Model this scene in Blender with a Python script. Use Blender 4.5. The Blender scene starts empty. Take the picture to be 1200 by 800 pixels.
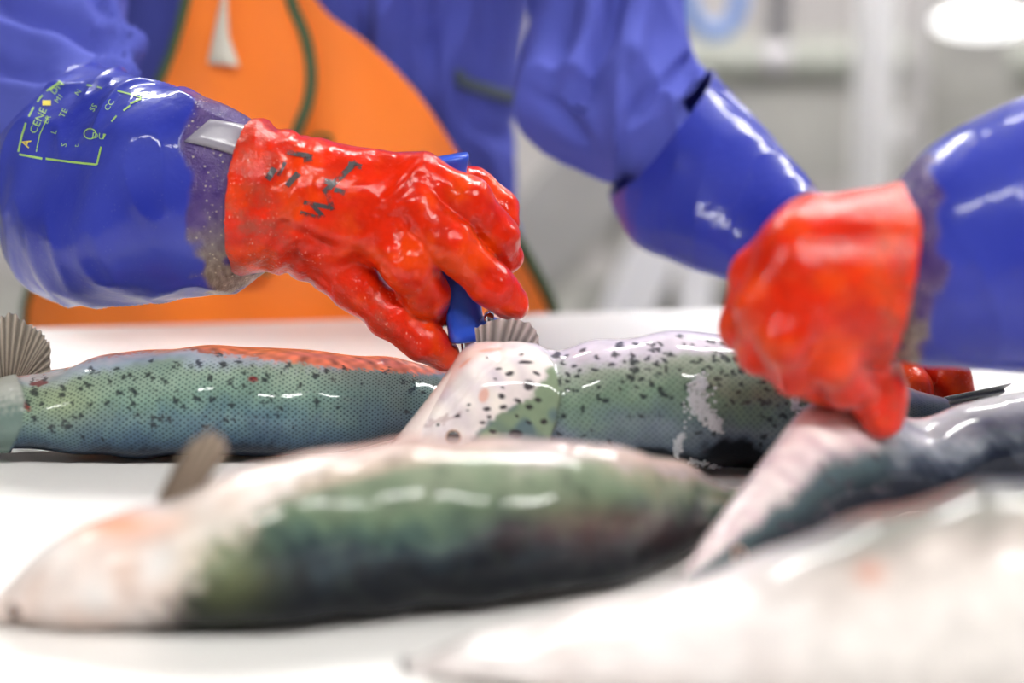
import bpy, math, random
import numpy as np
from mathutils import Vector, Matrix
from mathutils.bvhtree import BVHTree

random.seed(7)
rng = np.random.default_rng(11)
scene = bpy.context.scene
col = scene.collection

# ------------------------------------------------------------------ camera
FPX = 2333.0                      # focal length in pixels of the 1200x800 frame
CAM_H = 0.305                     # above the table top (z = 0)
PITCH = math.atan(487.0 / FPX)
cam = bpy.data.cameras.new('camera')
cam.sensor_width = 36.0
cam.lens = FPX * 36.0 / 1200.0
cam.clip_start = 0.02
cam.dof.use_dof = True
cam.dof.focus_distance = 1.185
cam.dof.aperture_fstop = 2.5
cam_o = bpy.data.objects.new('camera', cam)
col.objects.link(cam_o)
cam_o.location = (0, 0, CAM_H)
cam_o.rotation_euler = (math.pi / 2 - PITCH, 0, 0)
scene.camera = cam_o

# ------------------------------------------------------------------ world, exposure
w = bpy.data.worlds.new('world'); scene.world = w
w.use_nodes = True
w.node_tree.nodes['Background'].inputs[0].default_value = (0.9, 0.95, 1.0, 1)
w.node_tree.nodes['Background'].inputs[1].default_value = 0.08
scene.view_settings.view_transform = 'Standard'
scene.view_settings.look = 'None'
scene.view_settings.gamma = 1.0
scene.view_settings.use_curve_mapping = False
scene.view_settings.exposure = -0.6
LAMP_POWER = 80.0                 # emission strength of the ceiling lamp diffusers

# ------------------------------------------------------------------ helpers
def lin(r, g, b):
    return tuple(((c / 255) / 12.92 if c / 255 <= 0.04045 else ((c / 255 + 0.055) / 1.055) ** 2.4) for c in (r, g, b))

def L(*c):
    return np.array(lin(*c))

CP, SP = math.cos(PITCH), math.sin(PITCH)
FWD = np.array([0, CP, -SP]); UPV = np.array([0, SP, CP]); RGT = np.array([1.0, 0, 0]); ORG = np.array([0, 0, CAM_H])

def ray(px, py):
    return FWD + (px - 600) / FPX * RGT - (py - 400) / FPX * UPV

def PT(px, py, d):
    """point of the photo's line of sight at world depth y = d"""
    r = ray(px, py)
    return ORG + r * (d / r[1])

def GP(px, py, z=0.0):
    r = ray(px, py)
    return ORG + r * ((z - CAM_H) / r[2])

def PX(V):
    """world points (n,3) -> photo pixels (n,2)"""
    q = np.asarray(V) - ORG
    zf = q @ FWD
    return np.stack([600 + FPX * (q @ RGT) / zf, 400 - FPX * (q @ UPV) / zf], 1)

def empty(name, loc, label=None, cat=None, group=None):
    o = bpy.data.objects.new(name, None)
    o.empty_display_size = 0.1
    col.objects.link(o); o.location = loc
    tag(o, label, cat, group)
    return o

def tag(o, label=None, cat=None, group=None, kind=None):
    if label: o['label'] = label
    if cat: o['category'] = cat
    if group: o['group'] = group
    if kind: o['kind'] = kind
    return o

def world_loc(o):
    v = Vector((0, 0, 0))
    while o is not None:
        v = v + o.location; o = o.parent
    return v

def build(name, V, F, mat, parent=None, colr=None, suv=None, attrs=None, smooth=True, origin=None):
    """one mesh object from world-space vertices"""
    V = np.asarray(V, float)
    if parent is not None and parent.name.startswith('fish') and not parent.name.startswith('fish_'):
        V = V.copy(); V[:, 2] = np.maximum(V[:, 2], .0006)
    if parent is not None:
        base = np.array(world_loc(parent)); loc = (0, 0, 0)
    else:
        base = np.array(origin) if origin is not None else np.array([V[:, 0].mean(), V[:, 1].mean(), V[:, 2].min()])
        loc = tuple(base)
    me = bpy.data.meshes.new(name)
    me.from_pydata((V - base).tolist(), [], F if isinstance(F, list) else F.tolist())
    if smooth:
        me.polygons.foreach_set('use_smooth', np.ones(len(me.polygons), bool))
    if colr is not None:
        a = me.color_attributes.new('Col', 'FLOAT_COLOR', 'POINT')
        a.data.foreach_set('color', np.concatenate([np.clip(colr, 0, 1), np.ones((len(V), 1))], 1).astype(np.float32).ravel())
    if suv is not None:
        a = me.attributes.new('suv', 'FLOAT_VECTOR', 'POINT')
        a.data.foreach_set('vector', suv.astype(np.float32).ravel())
    for k, val in (attrs or {}).items():
        a = me.attributes.new(k, 'FLOAT', 'POINT')
        a.data.foreach_set('value', val.astype(np.float32))
    me.materials.append(mat)
    me.update()
    o = bpy.data.objects.new(name, me)
    col.objects.link(o); o.location = loc
    if parent is not None: o.parent = parent
    return o

def waves(P, scale, seed=0, n=14):
    """smooth noise in about -1..1 from random plane waves"""
    r = np.random.default_rng(seed)
    k = r.normal(size=(n, P.shape[1])); k /= np.linalg.norm(k, axis=1)[:, None]
    k *= (r.uniform(0.6, 1.8, n) * 2 * math.pi / scale)[:, None]
    ph = r.uniform(0, 2 * math.pi, n)
    return np.sin(P @ k.T + ph).sum(1) / math.sqrt(n) / 1.2

def sstep(a, b, x):
    t = np.clip((x - a) / (b - a), 0, 1)
    return t * t * (3 - 2 * t)

def mix(a, b, t):
    t = np.asarray(t)
    if t.ndim == 1: t = t[:, None]
    return a * (1 - t) + b * t

def catmull(K, n):
    """resample keys (m,c) to n rows with a centripetal-like Catmull-Rom, even in key distance"""
    K = np.asarray(K, float); m = len(K)
    dist = np.linalg.norm(np.diff(K[:, :4], axis=0), axis=1) + 1e-6
    cum = np.concatenate([[0], np.cumsum(dist)])
    tt = np.linspace(0, cum[-1], n)
    T = np.zeros_like(K)
    for i in range(m):
        a, b = max(i - 1, 0), min(i + 1, m - 1)
        T[i] = (K[b] - K[a]) / (cum[b] - cum[a])
    i = np.clip(np.searchsorted(cum, tt, side='right') - 1, 0, m - 2)
    h = (cum[i + 1] - cum[i]); u = ((tt - cum[i]) / h)[:, None]; h = h[:, None]
    u2, u3 = u * u, u * u * u
    return (2 * u3 - 3 * u2 + 1) * K[i] + (u3 - 2 * u2 + u) * h * T[i] + (-2 * u3 + 3 * u2) * K[i + 1] + (u3 - u2) * h * T[i + 1]

class Loft:
    """tube through rings given by two outline pixels A, B, a depth d and a half thickness e.
    phi = 0 at A, pi at B; the camera side lies between."""
    def __init__(self, keys, nr, ns, caps=(True, True), power=1.0, bow=0.0):
        R = catmull(keys, nr)
        self.nr, self.ns = nr, ns
        phi = np.arange(ns) / ns * 2 * math.pi
        V = np.zeros((nr, ns, 3)); self.C = np.zeros((nr, 3))
        half = np.zeros(nr)
        for i in range(nr):
            ax, ay, bx, by, d, e = R[i, :6]
            A, B = PT(ax, ay, d), PT(bx, by, d)
            C = (A + B) / 2; U = (A - B) / 2
            W = np.array([0, -1.0, 0]); un = U / (np.linalg.norm(U) + 1e-9)
            W = W - un * (W @ un); W /= np.linalg.norm(W)
            c, s = np.cos(phi), np.sin(phi)
            c = np.sign(c) * np.abs(c) ** power; s = np.sign(s) * np.abs(s) ** power
            V[i] = C + c[:, None] * U + s[:, None] * W * e
            self.C[i] = C; half[i] = (np.linalg.norm(U) + e) / 2
        axis = np.gradient(self.C, axis=0)
        if bow:
            an = axis / (np.linalg.norm(axis, axis=1)[:, None] + 1e-9)
            V += an[:, None, :] * (np.sin(phi)[None, :, None] * bow)
        self.u = np.concatenate([[0], np.cumsum(np.linalg.norm(np.diff(self.C, axis=0), axis=1))])
        t = np.where(phi <= math.pi, phi / math.pi, 2 - phi / math.pi)
        self.near = np.tile(phi < math.pi, (nr, 1)).ravel()
        self.t = np.tile(t, (nr, 1)).ravel()
        self.s = np.repeat(np.linspace(0, 1, nr), ns)
        self.ulen = np.repeat(self.u, ns)
        self.half = np.repeat(half, ns)
        self.suv = np.stack([self.ulen, self.t * math.pi * 0.042, np.zeros(nr * ns)], 1)
        self.V = V.reshape(-1, 3)
        i, j = np.meshgrid(np.arange(nr - 1), np.arange(ns), indexing='ij')
        a = (i * ns + j).ravel(); b = (i * ns + (j + 1) % ns).ravel()
        self.F = np.stack([a, b, b + ns, a + ns], 1).tolist()
        self.caps = caps
    def normals(self):
        G = self.V.reshape(self.nr, self.ns, 3)
        du = np.gradient(G, axis=0); dv = (np.roll(G, -1, 1) - np.roll(G, 1, 1))
        n = np.cross(dv, du); n /= (np.linalg.norm(n, axis=2)[..., None] + 1e-12)
        out = G - self.C[:, None, :]
        sgn = np.sign((n * out).sum(2).mean())
        return (n * sgn).reshape(-1, 3)
    def displace(self, d):
        self.V = self.V + self.normals() * np.asarray(d)[:, None]
    def tube(self, wall):
        """open tube with a wall: adds an inner skin at both open ends"""
        n = self.normals(); N = len(self.V); ns, nr = self.ns, self.nr
        inner = self.V - n * wall
        self.V = np.concatenate([self.V, inner])
        F2 = [[f[3] + N, f[2] + N, f[1] + N, f[0] + N] for f in self.F]
        rim = []
        for j in range(ns):
            k = (j + 1) % ns
            rim.append([j, j + N, k + N, k])
            a, b = (nr - 1) * ns + j, (nr - 1) * ns + k
            rim.append([a, b, b + N, a + N])
        self.F = self.F + F2 + rim
        for nm in ('t', 's', 'ulen', 'near'):
            setattr(self, nm, np.concatenate([getattr(self, nm)] * 2))
        self.suv = np.concatenate([self.suv] * 2)
        self.caps = (False, False)
        return self
    def finish(self):
        F = list(self.F)
        if self.caps[0]: F.append(list(range(self.ns))[::-1])
        if self.caps[1]: F.append(list(range((self.nr - 1) * self.ns, self.nr * self.ns)))
        return self.V, F

def bvh(V, F):
    return BVHTree.FromPolygons([Vector(v) for v in V], [list(f) for f in F])

def cast(tree, px, py):
    r = Vector(ray(px, py)).normalized()
    h = tree.ray_cast(Vector(ORG), r)
    return (np.array(h[0]), np.array(h[1])) if h[0] is not None else (None, None)

# --- implicit surfaces: capsules blended, meshed with surface nets
def cap(P, a, b, ra, rb, ys=1.0):
    a = np.array(a, float); b = np.array(b, float); Q = P
    if ys != 1.0:
        yc = (a[1] + b[1]) / 2
        Q = P.copy(); Q[:, 1] = yc + (Q[:, 1] - yc) / ys
        a = a.copy(); b = b.copy(); a[1] = yc + (a[1] - yc) / ys; b[1] = yc + (b[1] - yc) / ys
    ab = b - a
    t = np.clip(((Q - a) @ ab) / (ab @ ab + 1e-12), 0, 1)
    return np.linalg.norm(Q - (a + t[:, None] * ab), axis=1) - (ra + t * (rb - ra))

def smin(a, b, k):
    h = np.clip(0.5 + 0.5 * (b - a) / k, 0, 1)
    return b * (1 - h) + a * h - k * h * (1 - h)

def nets(f, lo, hi, h):
    lo = np.array(lo, float); n = np.ceil((np.array(hi) - lo) / h).astype(int) + 1
    gx, gy, gz = (lo[i] + np.arange(n[i]) * h for i in range(3))
    X, Y, Z = np.meshgrid(gx, gy, gz, indexing='ij')
    D = f(np.stack([X.ravel(), Y.ravel(), Z.ravel()], 1)).reshape(n)
    ins = D < 0
    m = n - 1
    cnt = np.zeros(m, int)
    corner = [(i, j, k) for i in (0, 1) for j in (0, 1) for k in (0, 1)]
    sl = lambda A, c: A[c[0]:c[0] + m[0], c[1]:c[1] + m[1], c[2]:c[2] + m[2]]
    for c in corner: cnt += sl(ins, c)
    mask = (cnt > 0) & (cnt < 8)
    idx = -np.ones(m, int); cells = np.argwhere(mask); idx[mask] = np.arange(len(cells))
    acc = np.zeros((len(cells), 3)); wt = np.zeros(len(cells))
    for c in corner:
        for ax in range(3):
            if c[ax]: continue
            c2 = list(c); c2[ax] = 1
            d1 = sl(D, c)[mask]; d2 = sl(D, c2)[mask]
            cr = (d1 < 0) != (d2 < 0)
            t = np.where(cr, d1 / np.where(cr, d1 - d2, 1), 0)
            p = np.tile(np.array(c, float), (len(cells), 1)); p[:, ax] = t
            acc += p * cr[:, None]; wt += cr
    V = lo + (cells + acc / wt[:, None]) * h
    F = []
    for ax in range(3):
        a1, a2 = (ax + 1) % 3, (ax + 2) % 3
        s1 = [slice(None)] * 3; s2 = [slice(None)] * 3
        s1[ax] = slice(0, n[ax] - 1); s2[ax] = slice(1, n[ax])
        cr = ins[tuple(s1)] != ins[tuple(s2)]
        E = np.argwhere(cr)
        E = E[(E[:, a1] >= 1) & (E[:, a2] >= 1) & (E[:, a1] < n[a1] - 1) & (E[:, a2] < n[a2] - 1)]
        def cell(o1, o2):
            q = E.copy(); q[:, a1] += o1; q[:, a2] += o2
            return idx[q[:, 0], q[:, 1], q[:, 2]]
        Q = np.stack([cell(-1, -1), cell(0, -1), cell(0, 0), cell(-1, 0)], 1)
        flip = ~ins[E[:, 0], E[:, 1], E[:, 2]]
        Q[flip] = Q[flip][:, ::-1]
        F.append(Q)
    return V, np.concatenate(F)

def relax(V, F, it=2, lam=0.5):
    E = np.concatenate([F[:, [0, 1]], F[:, [1, 2]], F[:, [2, 3]], F[:, [3, 0]]]); E = np.concatenate([E, E[:, ::-1]])
    deg = np.bincount(E[:, 0], minlength=len(V))[:, None]
    for _ in range(it):
        S = np.stack([np.bincount(E[:, 0], V[E[:, 1], i], minlength=len(V)) for i in range(3)], 1)
        V = V + lam * (S / np.maximum(deg, 1) - V)
    return V

def vnormals(V, F):
    n = np.cross(V[F[:, 2]] - V[F[:, 0]], V[F[:, 3]] - V[F[:, 1]])
    N = np.zeros_like(V)
    for k in range(4):
        for i in range(3):
            N[:, i] += np.bincount(F[:, k], n[:, i], minlength=len(V))
    return N / (np.linalg.norm(N, axis=1)[:, None] + 1e-12)

# --- plain solids
def box_vf(cx, cy, cz, sx, sy, sz, bev=0.0, rot=0.0):
    """box (full sizes) with chamfered vertical and horizontal edges when bev > 0"""
    x, y, z = sx / 2, sy / 2, sz / 2
    b = min(bev, x * .9, y * .9, z * .9)
    if b <= 0:
        V = [(i * x, j * y, k * z) for k in (-1, 1) for j in (-1, 1) for i in (-1, 1)]
        F = [[0, 2, 3, 1], [4, 5, 7, 6], [0, 1, 5, 4], [2, 6, 7, 3], [0, 4, 6, 2], [1, 3, 7, 5]]
    else:
        V, F = [], []
        def ringpts(xx, yy, zz, c):
            return [(-xx + c, -yy, zz), (xx - c, -yy, zz), (xx, -yy + c, zz), (xx, yy - c, zz), (xx - c, yy, zz), (-xx + c, yy, zz), (-xx, yy - c, zz), (-xx, -yy + c, zz)]
        for (o, zz) in ((b, -z), (0, -z + b), (0, z - b), (b, z)):
            V += ringpts(x - o, y - o, zz, b)
        for r in range(3):
            for j in range(8):
                k = (j + 1) % 8
                F.append([r * 8 + j, r * 8 + k, r * 8 + 8 + k, r * 8 + 8 + j])
        F.append(list(range(8))[::-1]); F.append(list(range(24, 32)))
    V = np.array(V, float)
    if rot:
        c, s = math.cos(rot), math.sin(rot)
        V[:, :2] = V[:, :2] @ np.array([[c, s], [-s, c]])
    return V + np.array([cx, cy, cz]), F

def tube_vf(pts, rad, ns=16, flat=None):
    """round tube along world points; flat=(axis, factor) squashes the section"""
    P = np.array(pts, float); n = len(P)
    rad = np.broadcast_to(np.array(rad, float), (n,))
    T = np.gradient(P, axis=0); T /= np.linalg.norm(T, axis=1)[:, None] + 1e-12
    ref = np.array([0.0, 1.0, 0.05]) if abs(T[0][1]) < 0.9 else np.array([1.0, 0, 0.05])
    V = []
    for i in range(n):
        a = np.cross(T[i], ref); a /= np.linalg.norm(a); b = np.cross(T[i], a)
        f = flat if flat else 1.0
        for j in range(ns):
            q = 2 * math.pi * j / ns
            V.append(P[i] + rad[i] * (math.cos(q) * a + math.sin(q) * b * f))
    F = [[i * ns + j, i * ns + (j + 1) % ns, (i + 1) * ns + (j + 1) % ns, (i + 1) * ns + j] for i in range(n - 1) for j in range(ns)]
    F += [list(range(ns))[::-1], list(range((n - 1) * ns, n * ns))]
    return np.array(V), F

def smooth_path(pts, n=40):
    P = np.array(pts, float)
    K = np.concatenate([P, np.zeros((len(P), 1))], 1)
    return catmull(K, n)[:, :3]

def sheet_vf(G, thick):
    """solid sheet from a grid of points (r,c,3); thickness goes away from the camera"""
    r, c, _ = G.shape
    off = np.array([0, thick, 0])
    V = np.concatenate([G.reshape(-1, 3), G.reshape(-1, 3) + off]); N = r * c; F = []
    for i in range(r - 1):
        for j in range(c - 1):
            a = i * c + j
            F.append([a, a + c, a + c + 1, a + 1]); F.append([a + N, a + 1 + N, a + c + 1 + N, a + c + N])
    edge = [(0, j) for j in range(c)] + [(i, c - 1) for i in range(1, r)] + [(r - 1, j) for j in range(c - 2, -1, -1)] + [(i, 0) for i in range(r - 2, 0, -1)]
    ids = [i * c + j for i, j in edge]
    for k in range(len(ids)):
        a, b = ids[k], ids[(k + 1) % len(ids)]
        F.append([a, b, b + N, a + N])
    return V, F

# ------------------------------------------------------------------ materials
class Mat:
    def __init__(self, name, color=(0.8, 0.8, 0.8), rough=0.5, metal=0.0, coat=0.0, coat_rough=0.05, spec=0.5, attr=False, sheen=0.0, trans=0.0, alpha=1.0):
        self.m = bpy.data.materials.new(name); self.m.use_nodes = True
        self.nt = self.m.node_tree
        self.b = self.nt.nodes['Principled BSDF']
        i = self.b.inputs
        i['Base Color'].default_value = (*color, 1); i['Roughness'].default_value = rough
        i['Metallic'].default_value = metal; i['Coat Weight'].default_value = coat
        i['Coat Roughness'].default_value = coat_rough; i['Coat IOR'].default_value = 1.33; i['Specular IOR Level'].default_value = spec
        i['Sheen Weight'].default_value = sheen; i['Transmission Weight'].default_value = trans
        i['Alpha'].default_value = alpha
        self.csock = None
        if attr:
            n = self.node('ShaderNodeAttribute'); n.attribute_name = 'Col'
            self.csock = n.outputs['Color']; self.link(self.csock, i['Base Color'])
        else:
            n = self.node('ShaderNodeRGB'); n.outputs[0].default_value = (*color, 1)
            self.csock = n.outputs[0]; self.link(self.csock, i['Base Color'])
        self.h = None
    def node(self, t): return self.nt.nodes.new(t)
    def link(self, a, b): self.nt.links.new(a, b)
    def math(self, op, a, b=None, c=None):
        n = self.node('ShaderNodeMath'); n.operation = op
        for k, v in enumerate((a, b, c)):
            if v is None: continue
            if isinstance(v, (int, float)): n.inputs[k].default_value = v
            else: self.link(v, n.inputs[k])
        return n.outputs[0]
    def coords(self): return self.node('ShaderNodeTexCoord').outputs['Object']
    def attr(self, name, out='Fac'):
        n = self.node('ShaderNodeAttribute'); n.attribute_name = name
        return n.outputs[out]
    def mapping(self, vec, scale=(1, 1, 1), rot=(0, 0, 0)):
        n = self.node('ShaderNodeMapping'); self.link(vec, n.inputs[0])
        n.inputs['Scale'].default_value = scale; n.inputs['Rotation'].default_value = rot
        return n.outputs[0]
    def noise(self, scale, detail=3, rough=0.5, vec=None, dist=0.0):
        n = self.node('ShaderNodeTexNoise'); n.inputs['Scale'].default_value = scale
        n.inputs['Detail'].default_value = detail; n.inputs['Roughness'].default_value = rough
        n.inputs['Distortion'].default_value = dist
        self.link(vec if vec is not None else self.coords(), n.inputs['Vector'])
        return n.outputs['Fac']
    def voronoi(self, scale, vec=None, rnd=1.0, feature='F1', out='Distance'):
        n = self.node('ShaderNodeTexVoronoi'); n.inputs['Scale'].default_value = scale
        n.inputs['Randomness'].default_value = rnd; n.feature = feature
        self.link(vec if vec is not None else self.coords(), n.inputs['Vector'])
        return n.outputs[out]
    def ramp(self, fac, lo, hi, a=0.0, b=1.0):
        n = self.node('ShaderNodeMapRange'); n.clamp = True; n.interpolation_type = 'SMOOTHSTEP'
        self.link(fac, n.inputs[0])
        for k, v in zip((1, 2, 3, 4), (lo, hi, a, b)): n.inputs[k].default_value = v
        return n.outputs[0]
    def blend(self, fac, color, mode='MIX'):
        n = self.node('ShaderNodeMix'); n.data_type = 'RGBA'; n.blend_type = mode
        self.link(fac, n.inputs[0]); self.link(self.csock, n.inputs[6])
        if hasattr(color, 'links'): self.link(color, n.inputs[7])
        else: n.inputs[7].default_value = (*color, 1)
        self.csock = n.outputs[2]; self.link(self.csock, self.b.inputs['Base Color'])
        return self
    def vary(self, scale, amount, detail=3):
        f = self.noise(scale, detail)
        n = self.node('ShaderNodeHueSaturation')
        self.link(self.csock, n.inputs['Color'])
        self.link(self.ramp(f, 0.3, 0.7, 1 - amount, 1 + amount), n.inputs['Value'])
        self.csock = n.outputs[0]; self.link(self.csock, self.b.inputs['Base Color'])
        return self
    def height(self, h, w=1.0):
        v = self.math('MULTIPLY', h, w)
        self.h = v if self.h is None else self.math('ADD', self.h, v)
        return self
    def bump(self, dist, strength=1.0, coat_too=True):
        n = self.node('ShaderNodeBump'); n.inputs['Distance'].default_value = dist; n.inputs['Strength'].default_value = strength
        self.link(self.h, n.inputs['Height'])
        self.link(n.outputs[0], self.b.inputs['Normal'])
        if coat_too: self.link(n.outputs[0], self.b.inputs['Coat Normal'])
        return self
    def rough(self, sock): self.link(sock, self.b.inputs['Roughness']); return self

M = {}
def simple(name, color, rough=0.5, **k):
    bs, bd = k.pop('bump_scale', 60), k.pop('bump_dist', 0.0006)
    va = k.pop('vary', 0.06)
    m = Mat(name, color, rough, **k)
    if va: m.vary(9, va)
    m.height(m.noise(bs, 4)); m.bump(bd)
    M[name] = m.m
    return m

simple('wall_paint', lin(184, 179, 179), 0.6, bump_scale=8, bump_dist=0.002)
simple('wall_panel_grey', lin(120, 120, 118), 0.6)
simple('ceiling_paint', lin(130, 130, 128), 0.7)
simple('floor_resin', lin(150, 150, 144), 0.35, bump_scale=20)
simple('table_plastic', lin(240, 237, 234), 0.32, bump_scale=140, bump_dist=0.0004, vary=0.02)
simple('steel', lin(178, 176, 172), 0.42, metal=0.3, bump_scale=90)
simple('dark_steel', lin(118, 118, 112), 0.5, metal=0.4)
simple('white_enamel', lin(244, 242, 244), 0.35, vary=0.02)
simple('pale_enamel', lin(208, 204, 206), 0.4, vary=0.02)
simple('hose_rubber', lin(132, 160, 214), 0.4)
simple('orange_pvc', lin(255, 134, 44), 0.42, coat=0.15, coat_rough=0.3, bump_scale=30, bump_dist=0.0008, vary=0.03)
simple('binding_green', lin(72, 92, 62), 0.8, bump_scale=500, bump_dist=0.0008)
simple('tag_white', lin(225, 222, 205), 0.6)
simple('brass', lin(120, 110, 60), 0.4, metal=0.7)
simple('jacket_trim', lin(76, 88, 100), 0.8, bump_scale=400)
simple('seam_thread', lin(58, 60, 120), 0.9, bump_scale=800)
simple('knife_plastic', lin(34, 74, 190), 0.3, coat=0.4, coat_rough=0.1, bump_scale=200, bump_dist=0.0003)
simple('blade_steel', lin(190, 195, 200), 0.16, metal=1.0, vary=0.0, bump_dist=0.0001)
m = simple('print_black', lin(58, 52, 54), 0.45, coat=0.3)
m.link(m.ramp(m.noise(160, 4), 0.36, 0.54), m.b.inputs['Alpha'])
m = simple('print_lime', lin(146, 184, 92), 0.45, coat=0.3, vary=0.25)
m.link(m.ramp(m.noise(260, 3), 0.2, 0.32), m.b.inputs['Alpha'])
simple('print_yellow', lin(222, 205, 70), 0.45, coat=0.3, vary=0.1)
simple('skin', lin(205, 160, 135), 0.5)
simple('trousers', lin(44, 52, 110), 0.85)
simple('boot_white', lin(220, 220, 215), 0.45)
simple('jaw_skin', lin(224, 208, 202), 0.25, coat=0.6, bump_scale=300, bump_dist=0.0005)
simple('eye_dark', lin(14, 14, 18), 0.05, coat=1.0, vary=0.0, bump_dist=0.0)
simple('eye_ring', lin(190, 160, 146), 0.2, coat=0.7)
simple('shelf_grey', lin(148, 150, 142), 0.5)
m = Mat('lamp_diffuser', (1, 1, 1), 0.5)
m.b.inputs['Emission Color'].default_value = (1.0, 0.985, 0.96, 1); m.b.inputs['Emission Strength'].default_value = LAMP_POWER
M['lamp_diffuser'] = m.m
m = Mat('reflection_glow', (1, 1, 1), 0.4)
m.b.inputs['Emission Color'].default_value = (1.0, 0.99, 1.0, 1); m.b.inputs['Emission Strength'].default_value = 3.0  # emission stands in for a bright reflection
M['reflection_glow'] = m.m

# woven jacket cloth
m = Mat('jacket_cloth', lin(78, 86, 172), 0.85, spec=0.2)
m.vary(14, 0.05); m.height(m.noise(900, 2), 0.3); m.height(m.noise(24, 3), 1.0); m.bump(0.0022, coat_too=False)
M['jacket_cloth'] = m.m
# blue rubber gauntlet, colours baked per point
m = Mat('gauntlet_rubber', rough=0.34, spec=0.1, coat=0.6, coat_rough=0.07, attr=True)
dirt = m.attr('dirt')
sp = m.ramp(m.voronoi(330), 0.10, 0.30, 1.0, 0.0)
m.blend(m.math('MULTIPLY', m.math('MULTIPLY', sp, m.ramp(m.noise(120, 2), 0.45, 0.6)), dirt), lin(178, 168, 150))
m.height(m.noise(30, 2), 0.8); m.height(m.noise(140, 2), 0.15); m.height(m.math('MULTIPLY', m.noise(700, 2), dirt), 0.35)
m.bump(0.0022)
M['gauntlet_rubber'] = m.m
# red rubber glove
m = Mat('glove_rubber', lin(200, 32, 2), 0.32, spec=0.1, coat=0.8, coat_rough=0.06)
m.vary(60, 0.16, 4)
m.blend(m.math('MULTIPLY', m.ramp(m.noise(36, 3), 0.45, 0.65), 0.5), lin(232, 78, 8))
gr = m.attr('grime')
sp = m.math('MULTIPLY', m.ramp(m.voronoi(520, m.mapping(m.coords(), (1, 1, .55))), 0.06, 0.36, 0.8, 0.0), m.ramp(m.noise(110, 4), 0.5, 0.62))
m.blend(m.math('MULTIPLY', sp, m.math('ADD', m.math('MULTIPLY', gr, 0.7), 0.05)), lin(238, 196, 170))
m.blend(m.math('MULTIPLY', gr, m.ramp(m.noise(70, 5, 0.7), 0.42, 0.68, 0.0, 0.75)), lin(140, 66, 48))
m.height(m.noise(40, 2), 0.55); m.height(m.noise(230, 3), 0.25); m.height(m.math('MULTIPLY', m.noise(620, 2), m.math('ADD', gr, 0.25)), 0.22)
m.bump(0.0024)
M['glove_rubber'] = m.m
# wet fish skin
m = Mat('fish_skin', rough=0.35, spec=0.03, coat=1.0, coat_rough=0.05, attr=True)
suv = m.mapping(m.attr('suv', 'Vector'), rot=(0, 0, math.radians(45)))
vd = m.voronoi(1 / 0.0029, suv, rnd=0.12)
scl = m.attr('scales')
m.blend(m.math('MULTIPLY', m.ramp(vd, 0.14, 0.34, 0.85, 0.0), scl), lin(22, 36, 46))
m.height(m.math('MULTIPLY', m.ramp(vd, 0.1, 0.6), scl), 0.14)
m.height(m.noise(55, 2), 1.0); m.height(m.noise(300, 2), 0.07)
m.vary(80, 0.08)
m.bump(0.0012, coat_too=False)
m.h = None
m.height(m.noise(45, 2), 1.0); m.height(m.math('MULTIPLY', m.noise(380, 2), m.ramp(m.noise(30, 2), 0.45, 0.65)), 0.16)
n = m.node('ShaderNodeBump'); n.inputs['Distance'].default_value = 0.0008
m.link(m.h, n.inputs['Height']); m.link(n.outputs[0], m.b.inputs['Coat Normal'])
m.link(m.attr('wet'), m.b.inputs['Coat Weight'])
M['fish_skin'] = m.m
# fins
m = Mat('fin_membrane', rough=0.35, coat=0.6, coat_rough=0.1, attr=True)
m.height(m.noise(400, 3)); m.bump(0.0008)
m.b.inputs['Transmission Weight'].default_value = 0.0
M['fin_membrane'] = m.m
m = Mat('foam_bubble', lin(196, 200, 206), 0.05, coat=1.0, spec=0.8)
m.b.inputs['IOR'].default_value = 1.2
M['foam_bubble'] = m.m

# ------------------------------------------------------------------ the room
FLOOR, CEIL = -0.9, 2.15
def struct(name, V, F, mat):
    return tag(build(name, V, F, mat, smooth=False), kind='structure')
struct('floor', *box_vf(0, 2.0, FLOOR - 0.05, 9.0, 10.0, 0.1), M['floor_resin'])
struct('ceiling', *box_vf(0, 2.0, CEIL + 0.05, 9.0, 10.0, 0.1), M['ceiling_paint'])
struct('wall_back', *box_vf(0, 6.95, (FLOOR + CEIL) / 2, 9.0, 0.1, CEIL - FLOOR), M['wall_paint'])
struct('wall_front', *box_vf(0, -2.95, (FLOOR + CEIL) / 2, 9.0, 0.1, CEIL - FLOOR), M['wall_panel_grey'])
struct('wall_left', *box_vf(-4.45, 2.0, (FLOOR + CEIL) / 2, 0.1, 9.8, CEIL - FLOOR), M['wall_panel_grey'])
struct('wall_right', *box_vf(4.45, 2.0, (FLOOR + CEIL) / 2, 0.1, 9.8, CEIL - FLOOR), M['wall_panel_grey'])

for (lx, ly) in ((0.35, -0.7), (2.1, -0.7), (-2.7, -0.4), (0.8, 2.2), (-0.9, 3.1), (2.6, 2.9), (-1.2, 5.2), (1.4, 5.2)):  # left and rear lamps added to brighten the table and hall
    t = empty('ceiling_lamp', (lx, ly, CEIL), 'long white strip lamp mounted on the ceiling', 'lamp', 'strip lamps on the ceiling')
    build('housing', *box_vf(lx, ly, CEIL - 0.035, 1.42, 0.36, 0.07, 0.01), M['white_enamel'], t, smooth=False)
    build('diffuser', *box_vf(lx, ly, CEIL - 0.085, 1.36, 0.26, 0.03, 0.012), M['lamp_diffuser'], t, smooth=False)

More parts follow.
